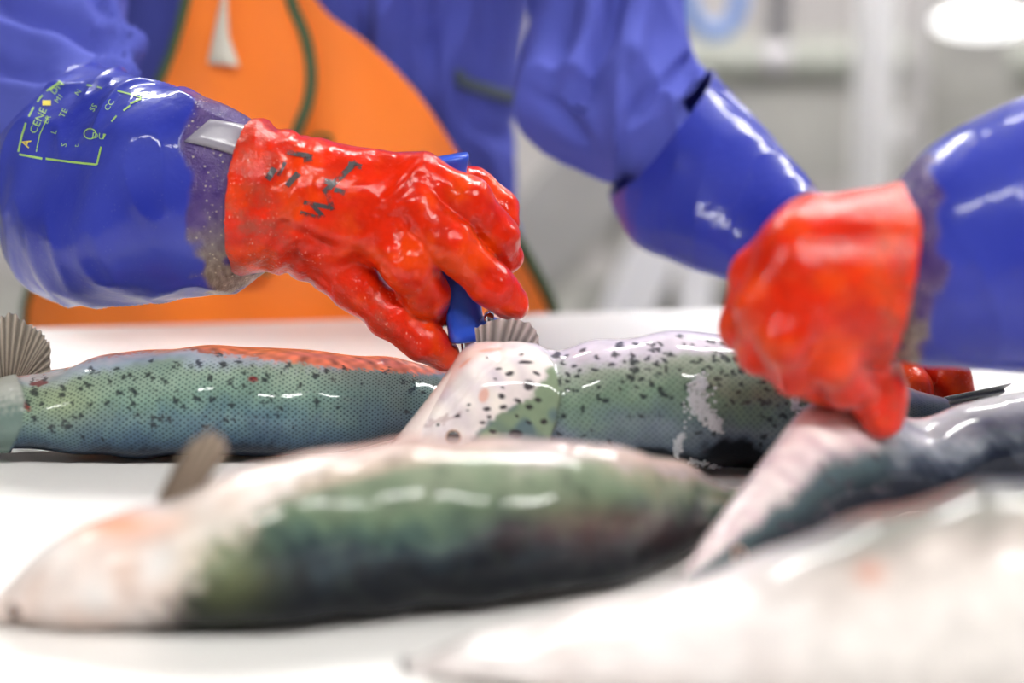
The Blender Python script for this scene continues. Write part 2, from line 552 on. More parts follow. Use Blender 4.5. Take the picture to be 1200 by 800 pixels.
# ------------------------------------------------------------------ white work table
far_a, far_b = GP(35, 383), GP(850, 360)
YAW = math.atan2(far_b[1] - far_a[1], far_b[0] - far_a[0])
ct, st_ = math.cos(YAW), math.sin(YAW)
def TB(u, v, z=0.0):
    """table frame: u along the far edge, v towards the camera"""
    return np.array([far_a[0] + u * ct + v * st_, far_a[1] + u * st_ - v * ct, z])
TW, TD = 3.2, 1.02
tc = TB(1.05, TD / 2)
table = empty('work_table', (tc[0], tc[1], FLOOR), 'white plastic-topped work table the fish lie on', 'table')
build('table_top', *box_vf(tc[0], tc[1], -0.02, TW, TD, 0.04, 0.006, YAW), M['table_plastic'], table, smooth=False)
for u in (1.05 - TW / 2 + .12, 1.05 + TW / 2 - .12):
    for v in (0.1, TD - 0.1):
        q = TB(u, v)
        build('leg', *box_vf(q[0], q[1], (FLOOR - 0.04) / 2, 0.05, 0.05, -0.04 - FLOOR, 0.004, YAW), M['steel'], table, smooth=False)
for v in (0.1, TD - 0.1):
    q = TB(1.05, v)
    build('rail', *box_vf(q[0], q[1], -0.075, TW - 0.2, 0.04, 0.07, 0.004, YAW), M['steel'], table, smooth=False)

# ------------------------------------------------------------------ fish
def px_poly(pts, y):
    P = np.array(pts, float)
    return np.interp(y, P[:, 1], P[:, 0])

def spot_field(XY, spots, warp=None):
    """1 inside any of the elliptical spots (x, y, rx, ry, tilt)"""
    W = XY if warp is None else XY + warp
    out = np.zeros(len(XY))
    for (x, y, rx, ry, a) in spots:
        c, s = math.cos(a), math.sin(a)
        dx, dy = W[:, 0] - x, W[:, 1] - y
        q = np.hypot((dx * c + dy * s) / rx, (-dx * s + dy * c) / ry)
        out = np.maximum(out, 1 - sstep(0.75, 1.15, q))
    return out

def fish_colors(lf, bands, edge_noise=0.05, seed=1):
    """bands: list of (t, rgb) from belly (t=0) to back (t=1)"""
    n = waves(lf.V, 0.035, seed) * edge_noise + waves(lf.V, 0.009, seed + 1) * edge_noise * 0.4
    tt = np.clip(lf.t + n, 0, 1)
    T = [b[0] for b in bands]; C = np.array([L(*b[1]) for b in bands])
    return np.stack([np.interp(tt, T, C[:, i]) for i in range(3)], 1)

def fan_fin(name, base, tips, d, parent, color, rays=9, thick=0.0012, lean=0.0, jag=0.06, seed=0, tipcol=None):
    """fin: corrugated fan between a base polyline and a tip polyline (photo pixels at depth d)"""
    r = np.random.default_rng(seed)
    nc, nr = rays * 8 + 1, 14
    def poly(P, n):
        P = np.array(P, float); s = np.concatenate([[0], np.cumsum(np.linalg.norm(np.diff(P, axis=0), axis=1))])
        q = np.linspace(0, s[-1], n)
        return np.stack([np.interp(q, s, P[:, 0]), np.interp(q, s, P[:, 1])], 1)
    B, T = poly(base, nc), poly(tips, nc)
    kn = np.concatenate([[0], np.cumsum(r.uniform(.5, 1.5, rays))]); kn /= kn[-1]
    ph = np.interp(np.linspace(0, 1, nc), kn, np.arange(rays + 1))
    saw = 0.5 + 0.5 * np.cos(ph * 2 * math.pi)
    jl = np.interp(ph, np.arange(rays + 1), r.uniform(0, jag, rays + 1)) + jag * 0.9 * (1 - saw)
    G = np.zeros((nr, nc, 3)); C = np.zeros((nr, nc, 3)); base_c = np.array(color)
    tip_c = np.array(tipcol) if tipcol is not None else base_c
    for i in range(nr):
        k = i / (nr - 1)
        for j in range(nc):
            q = B[j] + (T[j] - B[j]) * k * (1 - jl[j])
            dd = d + lean * k - 0.0016 * saw[j] * (0.4 + k) + 0.003 * math.sin(ph[j] * 0.9) * k
            G[i, j] = PT(q[0], q[1], dd)
            C[i, j] = (base_c * (1 - k) + tip_c * k) * (0.5 + 0.75 * saw[j])
    V, F = sheet_vf(G, thick)
    Cc = np.concatenate([C.reshape(-1, 3)] * 2)
    return build(name, V, F, M['fin_membrane'], parent, colr=Cc)

def tail_fin(lf, parent, keys, color):
    """forked tail fin behind the last ring"""
    ax, ay, bx, by, d, e = keys[-1][:6]
    x0, y0, x1, y1 = (ax + bx) / 2, (ay + by) / 2, *((np.array(keys[-1][:2]) + np.array(keys[-1][2:4])) / 2)
    px, py = (keys[-2][0] + keys[-2][2]) / 2, (keys[-2][1] + keys[-2][3]) / 2
    dx, dy = x0 - px, y0 - py; l = math.hypot(dx, dy); dx, dy = dx / l, dy / l
    L_ = 80 if keys[-1][4] < 1.0 or keys[-1][4] > 1.1 else 40; slope = (keys[-1][4] - keys[-2][4]) / l * L_
    tips = [(x0 + dx * L_ + dy * 40, y0 + dy * L_ - dx * 40), (x0 + dx * L_ * .72, y0 + dy * L_ * .72), (x0 + dx * L_ - dy * 40, y0 + dy * L_ + dx * 40)]
    return fan_fin('tail_fin', [(ax - dx * 6, ay - dy * 6), (bx - dx * 6, by - dy * 6)], tips, d, parent, color, rays=12, seed=5, lean=slope)

def add_eye(parent, tree, px, py, r, d_fallback):
    p, n = cast(tree, px, py)
    if p is None: p, n = PT(px, py, d_fallback), np.array([0, -1.0, 0])
    n = n / np.linalg.norm(n)
    if n[1] > 0: n = -n
    a = np.cross(n, [0, 0, 1.0]); a /= np.linalg.norm(a); b = np.cross(a, n)
    V, F = [], []
    nu, nv = 20, 10
    for i in range(nv + 1):
        th = math.pi / 2 * i / nv
        for j in range(nu):
            q = 2 * math.pi * j / nu
            V.append(p + r * (math.sin(th) * (math.cos(q) * a + math.sin(q) * b) + (math.cos(th) * 0.55 - 0.12) * n))
    F = [[i * nu + j, i * nu + (j + 1) % nu, (i + 1) * nu + (j + 1) % nu, (i + 1) * nu + j] for i in range(nv) for j in range(nu)]
    eye = build('eye', np.array(V), F, M['eye_dark'], parent)
    ring = [p + n * 0.0002 + r * 1.12 * (math.cos(q) * a + math.sin(q) * b) for q in np.linspace(0, 2 * math.pi, 28)]
    build('eye_ring', *tube_vf(ring, r * 0.16, 8), M['eye_ring'], eye)

def ground_y(d):
    return 400 + FPX * math.tan(math.atan(CAM_H / d) - PITCH)

FISH_GROUP = 'fish on the work table'
def make_fish(label, keys, nr, ns, color_fn, disp_fn=None, e_pow=0.92):
    keys = [(k[0], k[1], k[2], max(min(k[3], ground_y(k[4]) - 1.5), k[1] + 4), k[4], k[5]) for k in keys]
    lf = Loft(keys, nr, ns, power=e_pow)
    lf.displace(waves(lf.V, 0.06, 3) * 0.0012)
    if disp_fn: lf.displace(disp_fn(lf, PX(lf.V)))
    # rest on the table
    low = lf.V[:, 2].min()
    c = lf.C[nr // 2]
    root = empty('fish', (c[0], c[1], max(low, 0.0)), label, 'fish', FISH_GROUP)
    colr, scales = color_fn(lf, PX(lf.V))
    V, F = lf.finish()
    V[:, 2] = np.maximum(V[:, 2], 0.0005)
    build('body', V, F, M['fish_skin'], root, colr=colr, suv=lf.suv, attrs={'scales': scales, 'wet': .3 + .7 * sstep(.66, .48, lf.t)})  # coat fades towards the back so the underside reflects less and stays dark
    return root, lf, bvh(V, F)

WHITE_BELLY = (226, 214, 212)
# --- fish under the knife ------------------------------------------------
K2 = [(452, 528, 458, 541, 1.093, 0.006), (470, 506, 492, 562, 1.099, 0.02), (500, 467, 532, 572, 1.105, 0.029), (530, 431, 572, 576, 1.11, 0.034), (552, 410, 606, 575, 1.113, 0.036), (590, 402, 636, 572, 1.116, 0.037), (628, 406, 662, 568, 1.118, 0.037), (662, 411, 688, 565, 1.1175, 0.037), (700, 402, 720, 562, 1.1142, 0.038), (750, 393, 757, 560, 1.1106, 0.039), (800, 390, 802, 560, 1.107, 0.039), (850, 392, 850, 560, 1.109, 0.038), (905, 401, 905, 555, 1.113, 0.035), (960, 417, 960, 546, 1.119, 0.031), (1020, 437, 1018, 533, 1.1364, 0.025), (1075, 458, 1070, 520, 1.157, 0.018), (1110, 466, 1105, 512, 1.165, 0.013)]
GILL2 = [(600, 396), (624, 404), (642, 416), (652, 438), (657, 465), (653, 492), (642, 520), (628, 560), (620, 590)]
HEAD_SPOTS2 = [(440 + x / 5, 380 + y / 5, rx / 5 * 1.12, ry / 5 * 1.12, a) for (x, y, rx, ry, a) in
    ((880, 222, 42, 11, .05), (785, 288, 25, 12, -.15), (722, 257, 16, 8, -.2), (943, 288, 24, 12, .6), (897, 357, 34, 29, .2),
     (740, 417, 19, 15, 0), (745, 367, 11, 8, .3), (703, 320, 11, 6, .4), (835, 445, 22, 13, .35), (955, 440, 20, 13, .1),
     (902, 484, 19, 14, .1), (748, 485, 20, 9, -.2), (652, 495, 21, 12, 0), (667, 542, 17, 10, -.1), (478, 535, 19, 9, 0),
     (547, 469, 12, 6, 0), (625, 578, 17, 11, 0), (687, 630, 22, 11, .1), (822, 640, 36, 26, .1), (897, 572, 19, 11, .2),
     (827, 537, 11, 8, 0), (988, 568, 20, 15, 0), (658, 192, 9, 6, 0), (368, 590, 9, 8, 0), (543, 502, 11, 5, 0), (855, 178, 12, 5, 0))]
def col2(lf, XY):
    r = np.random.default_rng(21)
    x, y = XY[:, 0], XY[:, 1]
    body = fish_colors(lf, [(0, (214, 204, 214)), (.16, (190, 182, 196)), (.25, (150, 160, 146)), (.40, (112, 134, 116)), (.50, (98, 116, 116)),
                            (.58, (104, 116, 128)), (.65, (84, 96, 110)), (.70, (20, 24, 32)), (1, (8, 10, 14))], 0.045, 4)
    wrp = np.stack([waves(lf.V, .006, 8), waves(lf.V, .006, 9)], 1)
    spots = [(r.uniform(650, 1000), 0, r.uniform(2, 5.0), r.uniform(1.5, 3.2), r.normal(0, .4)) for _ in range(230)]
    spots = [(sx, np.interp(sx, [650, 800, 1000], [413, 392, 430]) + r.beta(1.0, 2.4) * 125, a, b, c) for (sx, _, a, b, c) in spots]
    f = spot_field(XY, spots, wrp * 1.6)
    body = mix(body, L(38, 42, 46), f * 0.88)
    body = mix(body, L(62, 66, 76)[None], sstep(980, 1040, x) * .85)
    # head
    bound = np.interp(y, [380, 440, 448, 466, 476, 488, 508, 560], [652, 640, 632, 620, 600, 580, 556, 500]) + wrp[:, 0] * 3
    g = sstep(-4, 6, x - bound)
    white = mix(L(210, 198, 202)[None], L(228, 218, 213)[None], 0.5 + 0.5 * waves(lf.V, .02, 12))
    white = mix(white, L(214, 150, 128)[None], 0.45 * sstep(20, 0, x - np.interp(y, [400, 415, 432, 470, 530], [575, 552, 532, 500, 455])) )
    green = mix(L(124, 140, 116)[None], L(88, 106, 110)[None], sstep(-.4, .8, waves(lf.V, .02, 13) + (y - 500) / 60))
    green = mix(green, L(20, 24, 32)[None], sstep(505, 535, y))
    head = mix(white, green, g)
    head = mix(head, L(216, 140, 110)[None], spot_field(XY, [(567, 463, 6, 9, .3), (575, 410, 14, 2.5, -.1), (545, 425, 10, 2, -.7)]) * .6)
    head = mix(head, L(150, 120, 120)[None], spot_field(XY, [(520, 492, 26, 4, -.35)], wrp * 3) * .5)
    head = mix(head, L(44, 38, 44)[None], spot_field(XY, HEAD_SPOTS2, wrp * .7) * .95)
    xg = px_poly(GILL2, y)
    ish = sstep(1.5, -1.5, x - xg)
    out = mix(body, head, ish)
    scales = (1 - ish) * sstep(.14, .3, lf.t) * sstep(.86, .7, lf.t) * 0.55
    return out, scales
def disp2(lf, XY):
    xg = px_poly(GILL2, XY[:, 1])
    q = XY[:, 0] - xg
    lip = np.where(q < 0, sstep(-60, -6, q), 0) * 0.0032 - 0.0012 * np.exp(-((q - 5) / 6) ** 2)
    jaw = -0.003 * np.exp(-((XY[:, 0] - np.interp(XY[:, 1], [420, 470, 530], [585, 532, 486])) / 6) ** 2) * (XY[:, 0] < 600)
    return (lip + jaw * 0.5) * lf.near
f2, lf2, tree2 = make_fish('spotted trout with white throat opened by the blue-handled knife', K2, 420, 280, col2, disp2)
jw = Loft([(451, 530, 460, 546, 1.085, .005), (470, 506, 490, 534, 1.089, .011), (500, 468, 514, 500, 1.097, .012), (524, 438, 533, 466, 1.103, .010), (540, 420, 545, 436, 1.109, .005)], 40, 24)
build('lower_jaw', *jw.finish(), M['jaw_skin'], f2)
add_eye(f2, tree2, 531, 512, 0.0036, 1.12)
fan_fin('pectoral_fin', [(560, 416), (600, 412), (626, 414)], [(556, 384), (580, 372), (604, 372), (622, 376), (632, 392), (633, 410)], 1.142, f2, L(120, 114, 114), rays=9, jag=.05, seed=3, tipcol=L(168, 154, 150))
tail_fin(lf2, f2, K2, L(96, 100, 100))

# --- fish lying by the table's far edge, belly cut ---------------------------
K1 = [(-190, 520, -185, 530, 1.1351, 0.006), (-150, 482, -165, 532, 1.1355, 0.02), (-100, 462, -120, 532, 1.1359, 0.029), (-50, 453, -60, 522, 1.1364, 0.033), (0, 447, -5, 519, 1.1368, 0.035), (60, 436, 58, 522, 1.1374, 0.037), (120, 421, 120, 529, 1.1379, 0.039), (200, 411, 200, 538, 1.1386, 0.04), (270, 409, 270, 545, 1.1393, 0.04), (350, 413, 350, 546, 1.14, 0.039), (430, 420, 430, 542, 1.158, 0.037), (500, 430, 500, 532, 1.19, 0.032), (560, 443, 560, 520, 1.215, 0.025), (620, 457, 620, 508, 1.2339, 0.017), (655, 461, 655, 504, 1.245, 0.012)]
def col1(lf, XY):
    r = np.random.default_rng(5)
    x, y = XY[:, 0], XY[:, 1]
    c = fish_colors(lf, [(0, (196, 190, 198)), (.10, (160, 172, 184)), (.20, (138, 158, 142)), (.38, (112, 138, 126)), (.52, (86, 112, 120)), (.64, (66, 88, 108)), (.74, (34, 44, 60)), (1, (12, 15, 22))], .05, 31)
    c = mix(c, L(72, 90, 100)[None], sstep(330, 440, x) * .6)
    c = mix(c, L(168, 172, 120)[None], np.exp(-((x - 70) / 50) ** 2 - ((y - 470) / 30) ** 2) * .4)
    wrp = np.stack([waves(lf.V, .005, 41), waves(lf.V, .005, 42)], 1)
    top = np.interp(x, [0, 60, 120, 200, 270, 350, 430, 500], [447, 436, 421, 411, 409, 413, 420, 430])
    cut = sstep(0, 5, np.interp(x, [215, 245, 320, 400, 470, 560], [0, 7, 13, 17, 13, 5]) - (y - top) + wrp[:, 0] * 2.2) * (lf.t < .5)
    c = mix(c, L(232, 128, 92)[None] * (0.8 + 0.3 * waves(lf.V, .008, 43))[:, None], cut * .92)
    spots = []
    for _ in range(120):
        sx = r.uniform(20, 330) if r.random() < .8 else r.uniform(330, 520)
        spots.append((sx, np.interp(sx, [0, 120, 270, 500], [447, 421, 409, 430]) + 6 + r.beta(1.1, 2.2) * 95, r.uniform(2, 5), r.uniform(1.5, 3.6), r.normal(0, .5)))
    c = mix(c, L(34, 36, 42)[None], spot_field(XY, spots, wrp * 2.0) * .85)
    c = mix(c, L(120, 28, 34)[None], spot_field(XY, [(46, 449, 11, 3, -.1), (296, 444, 6, 4, .3), (30, 476, 7, 4, .4)], wrp * 1.5) * .85)
    gill = np.interp(y, [440, 470, 500, 530], [20, 30, 26, 10])
    ish = sstep(2, -2, x - gill)
    c = mix(c, mix(L(170, 172, 164)[None], L(100, 118, 112)[None], sstep(455, 490, y + wrp[:, 0] * 6)), ish)
    return c, (1 - ish) * sstep(.10, .22, lf.t) * sstep(.93, .82, lf.t) * (1 - cut) * .95
def disp1(lf, XY):
    q = XY[:, 0] - np.interp(XY[:, 1], [440, 470, 500, 530], [20, 30, 26, 10])
    return np.where(q < 0, sstep(-60, -6, q), 0) * 0.0025 * lf.near
f1, lf1, tree1 = make_fish('green-blue scaled trout with orange cut belly along the far table edge', K1, 420, 260, col1, disp1)
fan_fin('pectoral_fin', [(-6, 452), (16, 446), (36, 442)], [(-22, 400), (-4, 372), (14, 360), (32, 374), (50, 386), (60, 404), (60, 434)], 1.142, f1, L(128, 116, 104), rays=16, jag=.05, seed=9, tipcol=L(150, 140, 128))
add_eye(f1, tree1, -130, 505, 0.0052, 1.12)
tail_fin(lf1, f1, K1, L(96, 100, 100))

# --- green fish close to the camera ----------------------------------------
K3 = [(-8, 700, -4, 728, 0.848, 0.008), (30, 655, 24, 748, 0.848, 0.018), (80, 624, 74, 756, 0.848, 0.026), (140, 607, 132, 760, 0.848, 0.031), (200, 588, 195, 760, 0.848, 0.034), (262, 562, 256, 760, 0.848, 0.036), (325, 543, 322, 758, 0.8482, 0.037), (400, 528, 400, 752, 0.8576, 0.038), (520, 517, 520, 738, 0.872, 0.039), (640, 520, 642, 720, 0.8903, 0.038), (740, 531, 746, 703, 0.916, 0.034), (805, 547, 812, 690, 0.958, 0.024), (858, 571, 862, 674, 1.002, 0.014), (890, 566, 892, 640, 1.034, 0.011), (908, 562, 910, 620, 1.05, 0.009)]
def col3(lf, XY):
    x, y = XY[:, 0], XY[:, 1]
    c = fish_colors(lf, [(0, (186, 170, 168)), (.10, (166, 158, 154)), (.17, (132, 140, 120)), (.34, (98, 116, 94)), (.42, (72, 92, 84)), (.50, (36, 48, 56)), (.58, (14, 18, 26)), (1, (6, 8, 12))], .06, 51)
    c = mix(c, L(92, 60, 54)[None], np.exp(-((x - 700) / 110) ** 2 - ((y - 612) / 26) ** 2) * .65)
    c = mix(c, L(198, 172, 160)[None], sstep(5, -5, y - np.interp(x, [320, 480, 620, 860], [585, 545, 522, 560])) * .6)
    bound = np.interp(y, [520, 560, 620, 680, 740], [430, 350, 285, 225, 175]) + waves(lf.V, .012, 53) * 14
    g = sstep(-30, 30, x - bound)
    w_ = mix(L(222, 214, 210)[None], L(212, 192, 182)[None], .5 + .5 * waves(lf.V, .03, 54))
    w_ = mix(w_, L(220, 142, 104)[None], np.exp(-((x - 128) / 62) ** 2 - ((y - 614) / 17) ** 2) * .8)
    c = mix(w_, c, g)
    c = mix(c, L(140, 150, 96)[None], np.exp(-((x - 260) / 50) ** 2 - ((y - 660) / 50) ** 2) * .4)
    c = mix(c, L(48, 56, 52)[None], sstep(.45, 1.0, waves(lf.V, .012, 55)) * .4 * g)
    return c, g * sstep(.15, .3, lf.t) * .4
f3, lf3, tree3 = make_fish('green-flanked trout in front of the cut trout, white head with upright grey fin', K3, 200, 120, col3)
fan_fin('pectoral_fin', [(170, 612), (196, 600), (222, 592)], [(206, 540), (226, 512), (246, 502), (266, 508), (268, 530)], .856, f3, L(122, 104, 90), rays=7, seed=14, tipcol=L(150, 134, 118))
add_eye(f3, tree3, 16, 716, 0.0034, .85)
tail_fin(lf3, f3, K3, L(90, 96, 96))

# --- fish held by the right-hand glove ---------------------------------------
K4 = [(801, 664, 806, 686, 0.886, 0.006), (828, 628, 842, 684, 0.903, 0.017), (868, 574, 896, 668, 0.937, 0.026), (908, 524, 952, 648, 0.968, 0.032), (945, 482, 1002, 630, 1.0, 0.035), (985, 470, 1044, 616, 1.02, 0.036), (1034, 480, 1080, 604, 1.032, 0.036), (1084, 494, 1114, 594, 1.042, 0.036), (1136, 477, 1152, 582, 1.054, 0.035), (1200, 463, 1206, 570, 1.07, 0.034), (1280, 458, 1282, 556, 1.09, 0.03), (1360, 464, 1360, 540, 1.11, 0.023), (1430, 474, 1428, 526, 1.125, 0.014), (1470, 478, 1466, 520, 1.135, 0.01)]
def col4(lf, XY):
    x, y = XY[:, 0], XY[:, 1]
    c = fish_colors(lf, [(0, (214, 210, 212)), (.18, (190, 188, 192)), (.30, (130, 134, 140)), (.40, (66, 72, 84)), (.50, (24, 28, 40)), (1, (10, 12, 20))], .05, 61)
    wh = mix(L(226, 214, 212)[None], L(208, 188, 192)[None], .5 + .5 * waves(lf.V, .02, 62))
    dk = mix(L(76, 92, 96)[None], L(18, 22, 34)[None], sstep(.42, .58, lf.t))
    head = mix(wh, dk, sstep(.30, .44, lf.t + .025 * waves(lf.V, .03, 63)))
    head = mix(head, L(64, 58, 66)[None], sstep(.55, .9, waves(lf.V, .011, 64)) * .6 * sstep(.3, .4, lf.t))
    return mix(head, c, sstep(1020, 1060, x)), sstep(.25, .4, lf.t) * .3
f4, lf4, tree4 = make_fish('silver trout pinned by the bare-fisted red glove, snout on the table', K4, 200, 120, col4)
f4['label'] = 'dark-backed silver trout gripped by the clenched red glove'
add_eye(f4, tree4, 866, 652, 0.0042, .93)
tail_fin(lf4, f4, K4, L(110, 112, 112))

# --- pale fish nearest the camera ----------------------------------------------
K5 = [(470, 786, 474, 806, .792, .008), (530, 757, 536, 838, .786, .018), (640, 731, 648, 862, .776, .029), (740, 708, 750, 878, .768, .036), (820, 688, 832, 890, .762, .039),
      (905, 656, 915, 898, .756, .041), (1000, 614, 1008, 902, .750, .042), (1100, 585, 1106, 902, .744, .043), (1200, 569, 1204, 900, .740, .043), (1310, 564, 1312, 896, .736, .041),
      (1430, 580, 1430, 888, .734, .036), (1540, 620, 1540, 870, .732, .028), (1640, 670, 1640, 850, .731, .018), (1690, 690, 1690, 840, .730, .012)]
def col5(lf, XY):
    x, y = XY[:, 0], XY[:, 1]
    c = fish_colors(lf, [(0, (112, 112, 108)), (.10, (138, 136, 130)), (.20, (176, 166, 160)), (.30, (226, 216, 210)), (.42, (238, 232, 228)), (1, (238, 234, 232))], .04, 71)
    wh = mix(L(228, 222, 220)[None], L(218, 208, 205)[None], .5 + .5 * waves(lf.V, .04, 72))
    c = mix(wh, c, sstep(860, 1010, x))
    c = mix(c, L(206, 132, 104)[None], np.exp(-((x - 1020) / 16) ** 2 - ((y - 672) / 13) ** 2) * .75)
    return c, sstep(.3, .0, lf.t) * .25 * sstep(900, 1020, x)
f5, lf5, tree5 = make_fish('pale fish showing its white underside, grey along its upper edge', K5, 180, 110, col5)
f5['label'] = 'pale trout with white underside and grey upper edge, in front of the gripped trout'
tail_fin(lf5, f5, K5, L(120, 118, 116))

# --- foam bubbles on the cut fish
fr = np.random.default_rng(77)
FV, FF = [], []
ico = [(0, 0, 1)] + [(math.cos(a) * .87, math.sin(a) * .87, .5) for a in np.arange(6) * math.pi / 3] + [(math.cos(a), math.sin(a), 0) for a in np.arange(6) * math.pi / 3 + .5] + [(0, 0, -1)]
icof = [[0, 1 + k, 1 + (k + 1) % 6] for k in range(6)] + [[1 + k, 7 + k, 1 + (k + 1) % 6] for k in range(6)] + [[1 + (k + 1) % 6, 7 + k, 7 + (k + 1) % 6] for k in range(6)] + [[13, 7 + (k + 1) % 6, 7 + k] for k in range(6)]
ico = np.array(ico)
def foam(path, width, n, rmax):
    P = np.array(path, float)
    for _ in range(n):
        k = fr.uniform(0, len(P) - 1); i = int(k); q = P[i] + (P[min(i + 1, len(P) - 1)] - P[i]) * (k - i)
        wd = np.interp(k, range(len(P)), width)
        px, py = q[0] + fr.normal(0, wd * .42), q[1] + fr.normal(0, wd * .36)
        p, nn = cast(tree2, px, py)
        if p is None: continue
        r = fr.uniform(.45, 1) * rmax
        b = len(FV)
        FV.extend((p + nn * r * .35 + ico * r).tolist()); FF.extend([[v + b for v in f] for f in icof])
foam([(822, 442), (816, 462), (818, 480), (836, 492), (843, 504)], [8, 16, 17, 12, 5], 560, .0012)
foam([(799, 508), (794, 520), (793, 534)], [5, 8, 4], 90, .0012)
foam([(808, 540), (830, 545), (856, 553)], [5, 6, 4], 110, .0011)
foam([(930, 462), (935, 480)], [6, 6], 60, .0012)
o = build('foam_bubbles', np.array(FV), FF, M['foam_bubble'])
tag(o, 'white foam bubbles running down the flank of the cut trout', 'foam', kind='stuff')

# ------------------------------------------------------------------ gloved hands
def hand(P_, palm, fingers, cuff, plane, d0, bounds, kp=.008, kf=.0022, h=.0016, kpalm=.012):
    """palm: capsules, fingers: chains of (px,py,dd,r_px); cuff: wide capsule cut by a plane"""
    def w3(q): return PT(q[0], q[1], d0 + q[2])
    def rr(q): return q[3] * (d0 + q[2]) / FPX
    def f(P):
        D = None
        for a, b in palm:
            c = cap(P, w3(a), w3(b), rr(a), rr(b))
            D = c if D is None else smin(D, c, kpalm)
        if cuff:
            a, b, ys = cuff
            D = smin(D, cap(P, w3(a), w3(b), rr(a), rr(b), ys), .014)
        if plane:
            p0, n = plane
            n = np.array(n, float); n /= np.linalg.norm(n)
            D = np.maximum(D, (P - p0) @ n)
        E = None
        for ch in fingers:
            G = None
            for a, b in zip(ch[:-1], ch[1:]):
                c = cap(P, w3(a), w3(b), rr(a), rr(b))
                G = c if G is None else smin(G, c, .005)
            E = G if E is None else smin(E, G, kf)
        D = smin(D, E, kp)
        return D
    V, F = nets(f, bounds[0], bounds[1], h)
    V = relax(V, F, 2, .4)
    return V, F

def bounds_of(chains, d0, pad=.012, extra=()):
    pts = []
    for ch in chains:
        for q in ch:
            c = PT(q[0], q[1], d0 + q[2]); r = q[3] * (d0 + q[2]) / FPX
            pts += [c - r - pad, c + r + pad]
    pts += list(extra)
    pts = np.array(pts)
    return pts.min(0), pts.max(0)

def decal_polys(tree, polys, off=.0004):
    """flat print: photo-pixel polygons (lists of quads/tris) laid onto a surface"""
    V, F = [], []
    for poly in polys:
        ids = []
        for (px, py) in poly:
            p, n = cast(tree, px, py)
            if p is None: ids = None; break
            if n @ (ORG - p) < 0: n = -n
            ids.append(len(V)); V.append(p + n / np.linalg.norm(n) * off)
        if ids: F.append(ids)
    return np.array(V), F

def stroke(pts, wd, step=3.0):
    """polyline of pixels -> small quads"""
    out = []
    for a, b in zip(pts[:-1], pts[1:]):
        a, b = np.array(a, float), np.array(b, float); l = np.linalg.norm(b - a)
        if l < 1e-6: continue
        n = max(1, int(l / step)); t = (b - a) / l; q = np.array([-t[1], t[0]]) * wd / 2
        for i in range(n):
            s, e = a + (b - a) * i / n, a + (b - a) * (i + 1) / n
            out.append([s + q, e + q, e - q, s - q])
    return out

def text_polys(body, ox, oy, ex, ey, size):
    """letters as pixel polygons; ex, ey are the pixel directions of the text's x and y axes"""
    cu = bpy.data.curves.new('lettering', 'FONT'); cu.body = body; cu.size = size; cu.resolution_u = 2
    ob = bpy.data.objects.new('lettering', cu); col.objects.link(ob)
    dg = bpy.context.evaluated_depsgraph_get()
    me = ob.evaluated_get(dg).to_mesh()
    P = [np.array(v.co[:2]) for v in me.vertices]
    out = [[(ox + P[i][0] * ex[0] + P[i][1] * ey[0], oy + P[i][0] * ex[1] + P[i][1] * ey[1]) for i in p.vertices] for p in me.polygons]
    ob.evaluated_get(dg).to_mesh_clear()
    bpy.data.objects.remove(ob); bpy.data.curves.remove(cu)
    return out

# ------------------------------------------------------------------ the worker behind the table
PX0, PD = 360, 1.735
pc = PT(PX0, 200, PD)
person = empty('person', (pc[0], pc[1], FLOOR), 'person in blue jacket and orange apron cutting a trout with a blue knife', 'person')

def body_mesh(cx, cy, parent):
    """head, neck, hips and legs as one continuous figure under the clothes"""
    def f(P):
        q = P - np.array([cx, cy, 0])
        D = cap(q, (0, 0, .50), (0, -.02, .62), .058, .055)
        D = smin(D, cap(q, (0, .0, -.05), (0, 0, .44), .115, .12), .05)
        D = smin(D, cap(q, (-.13, 0, .46), (.13, 0, .46), .06, .06), .05)
        D = smin(D, cap(q, (0, -.012, .70), (0, .012, .76), .082, .092), .02)
        D = smin(D, cap(q, (0, -.05, .665), (0, -.04, .70), .045, .06), .02)
        D = smin(D, cap(q, (0, -.108, .705), (0, -.095, .74), .014, .009), .008)
        for s in (-1, 1):
            D = smin(D, cap(q, (s * .09, .0, .70), (s * .093, .006, .735), .013, .016), .006)
            D = smin(D, cap(q, (s * .085, 0, -.10), (s * .10, 0, -.45), .105, .075), .04)
            D = smin(D, cap(q, (s * .10, 0, -.45), (s * .105, .02, -.80), .072, .052), .03)
            D = smin(D, cap(q, (s * .105, .02, -.855), (s * .115, -.12, -.862), .045, .037), .02)
            D = np.maximum(D, -cap(q, (s * .033, -.10, .735), (s * .033, -.10, .735), .012, .012))
        D = np.maximum(D, FLOOR + .002 - P[:, 2])
        return D
    V, F = nets(f, (cx - .26, cy - .2, FLOOR - .02), (cx + .26, cy + .16, .88), .012)
    V = relax(V, F, 1, .3)
    b = build('body', V, F, M['skin'], parent)
    me = b.data; me.materials.append(M['trousers']); me.materials.append(M['boot_white'])
    cz = V[np.array(F)][:, :, 2].mean(1)
    mi = np.where(cz < -.62, 2, np.where(cz < .48, 1, np.where(cz > .745, 2, 0)))
    me.polygons.foreach_set('material_index', mi.astype(np.int32))
    return b
body_mesh(pc[0], pc[1], person)

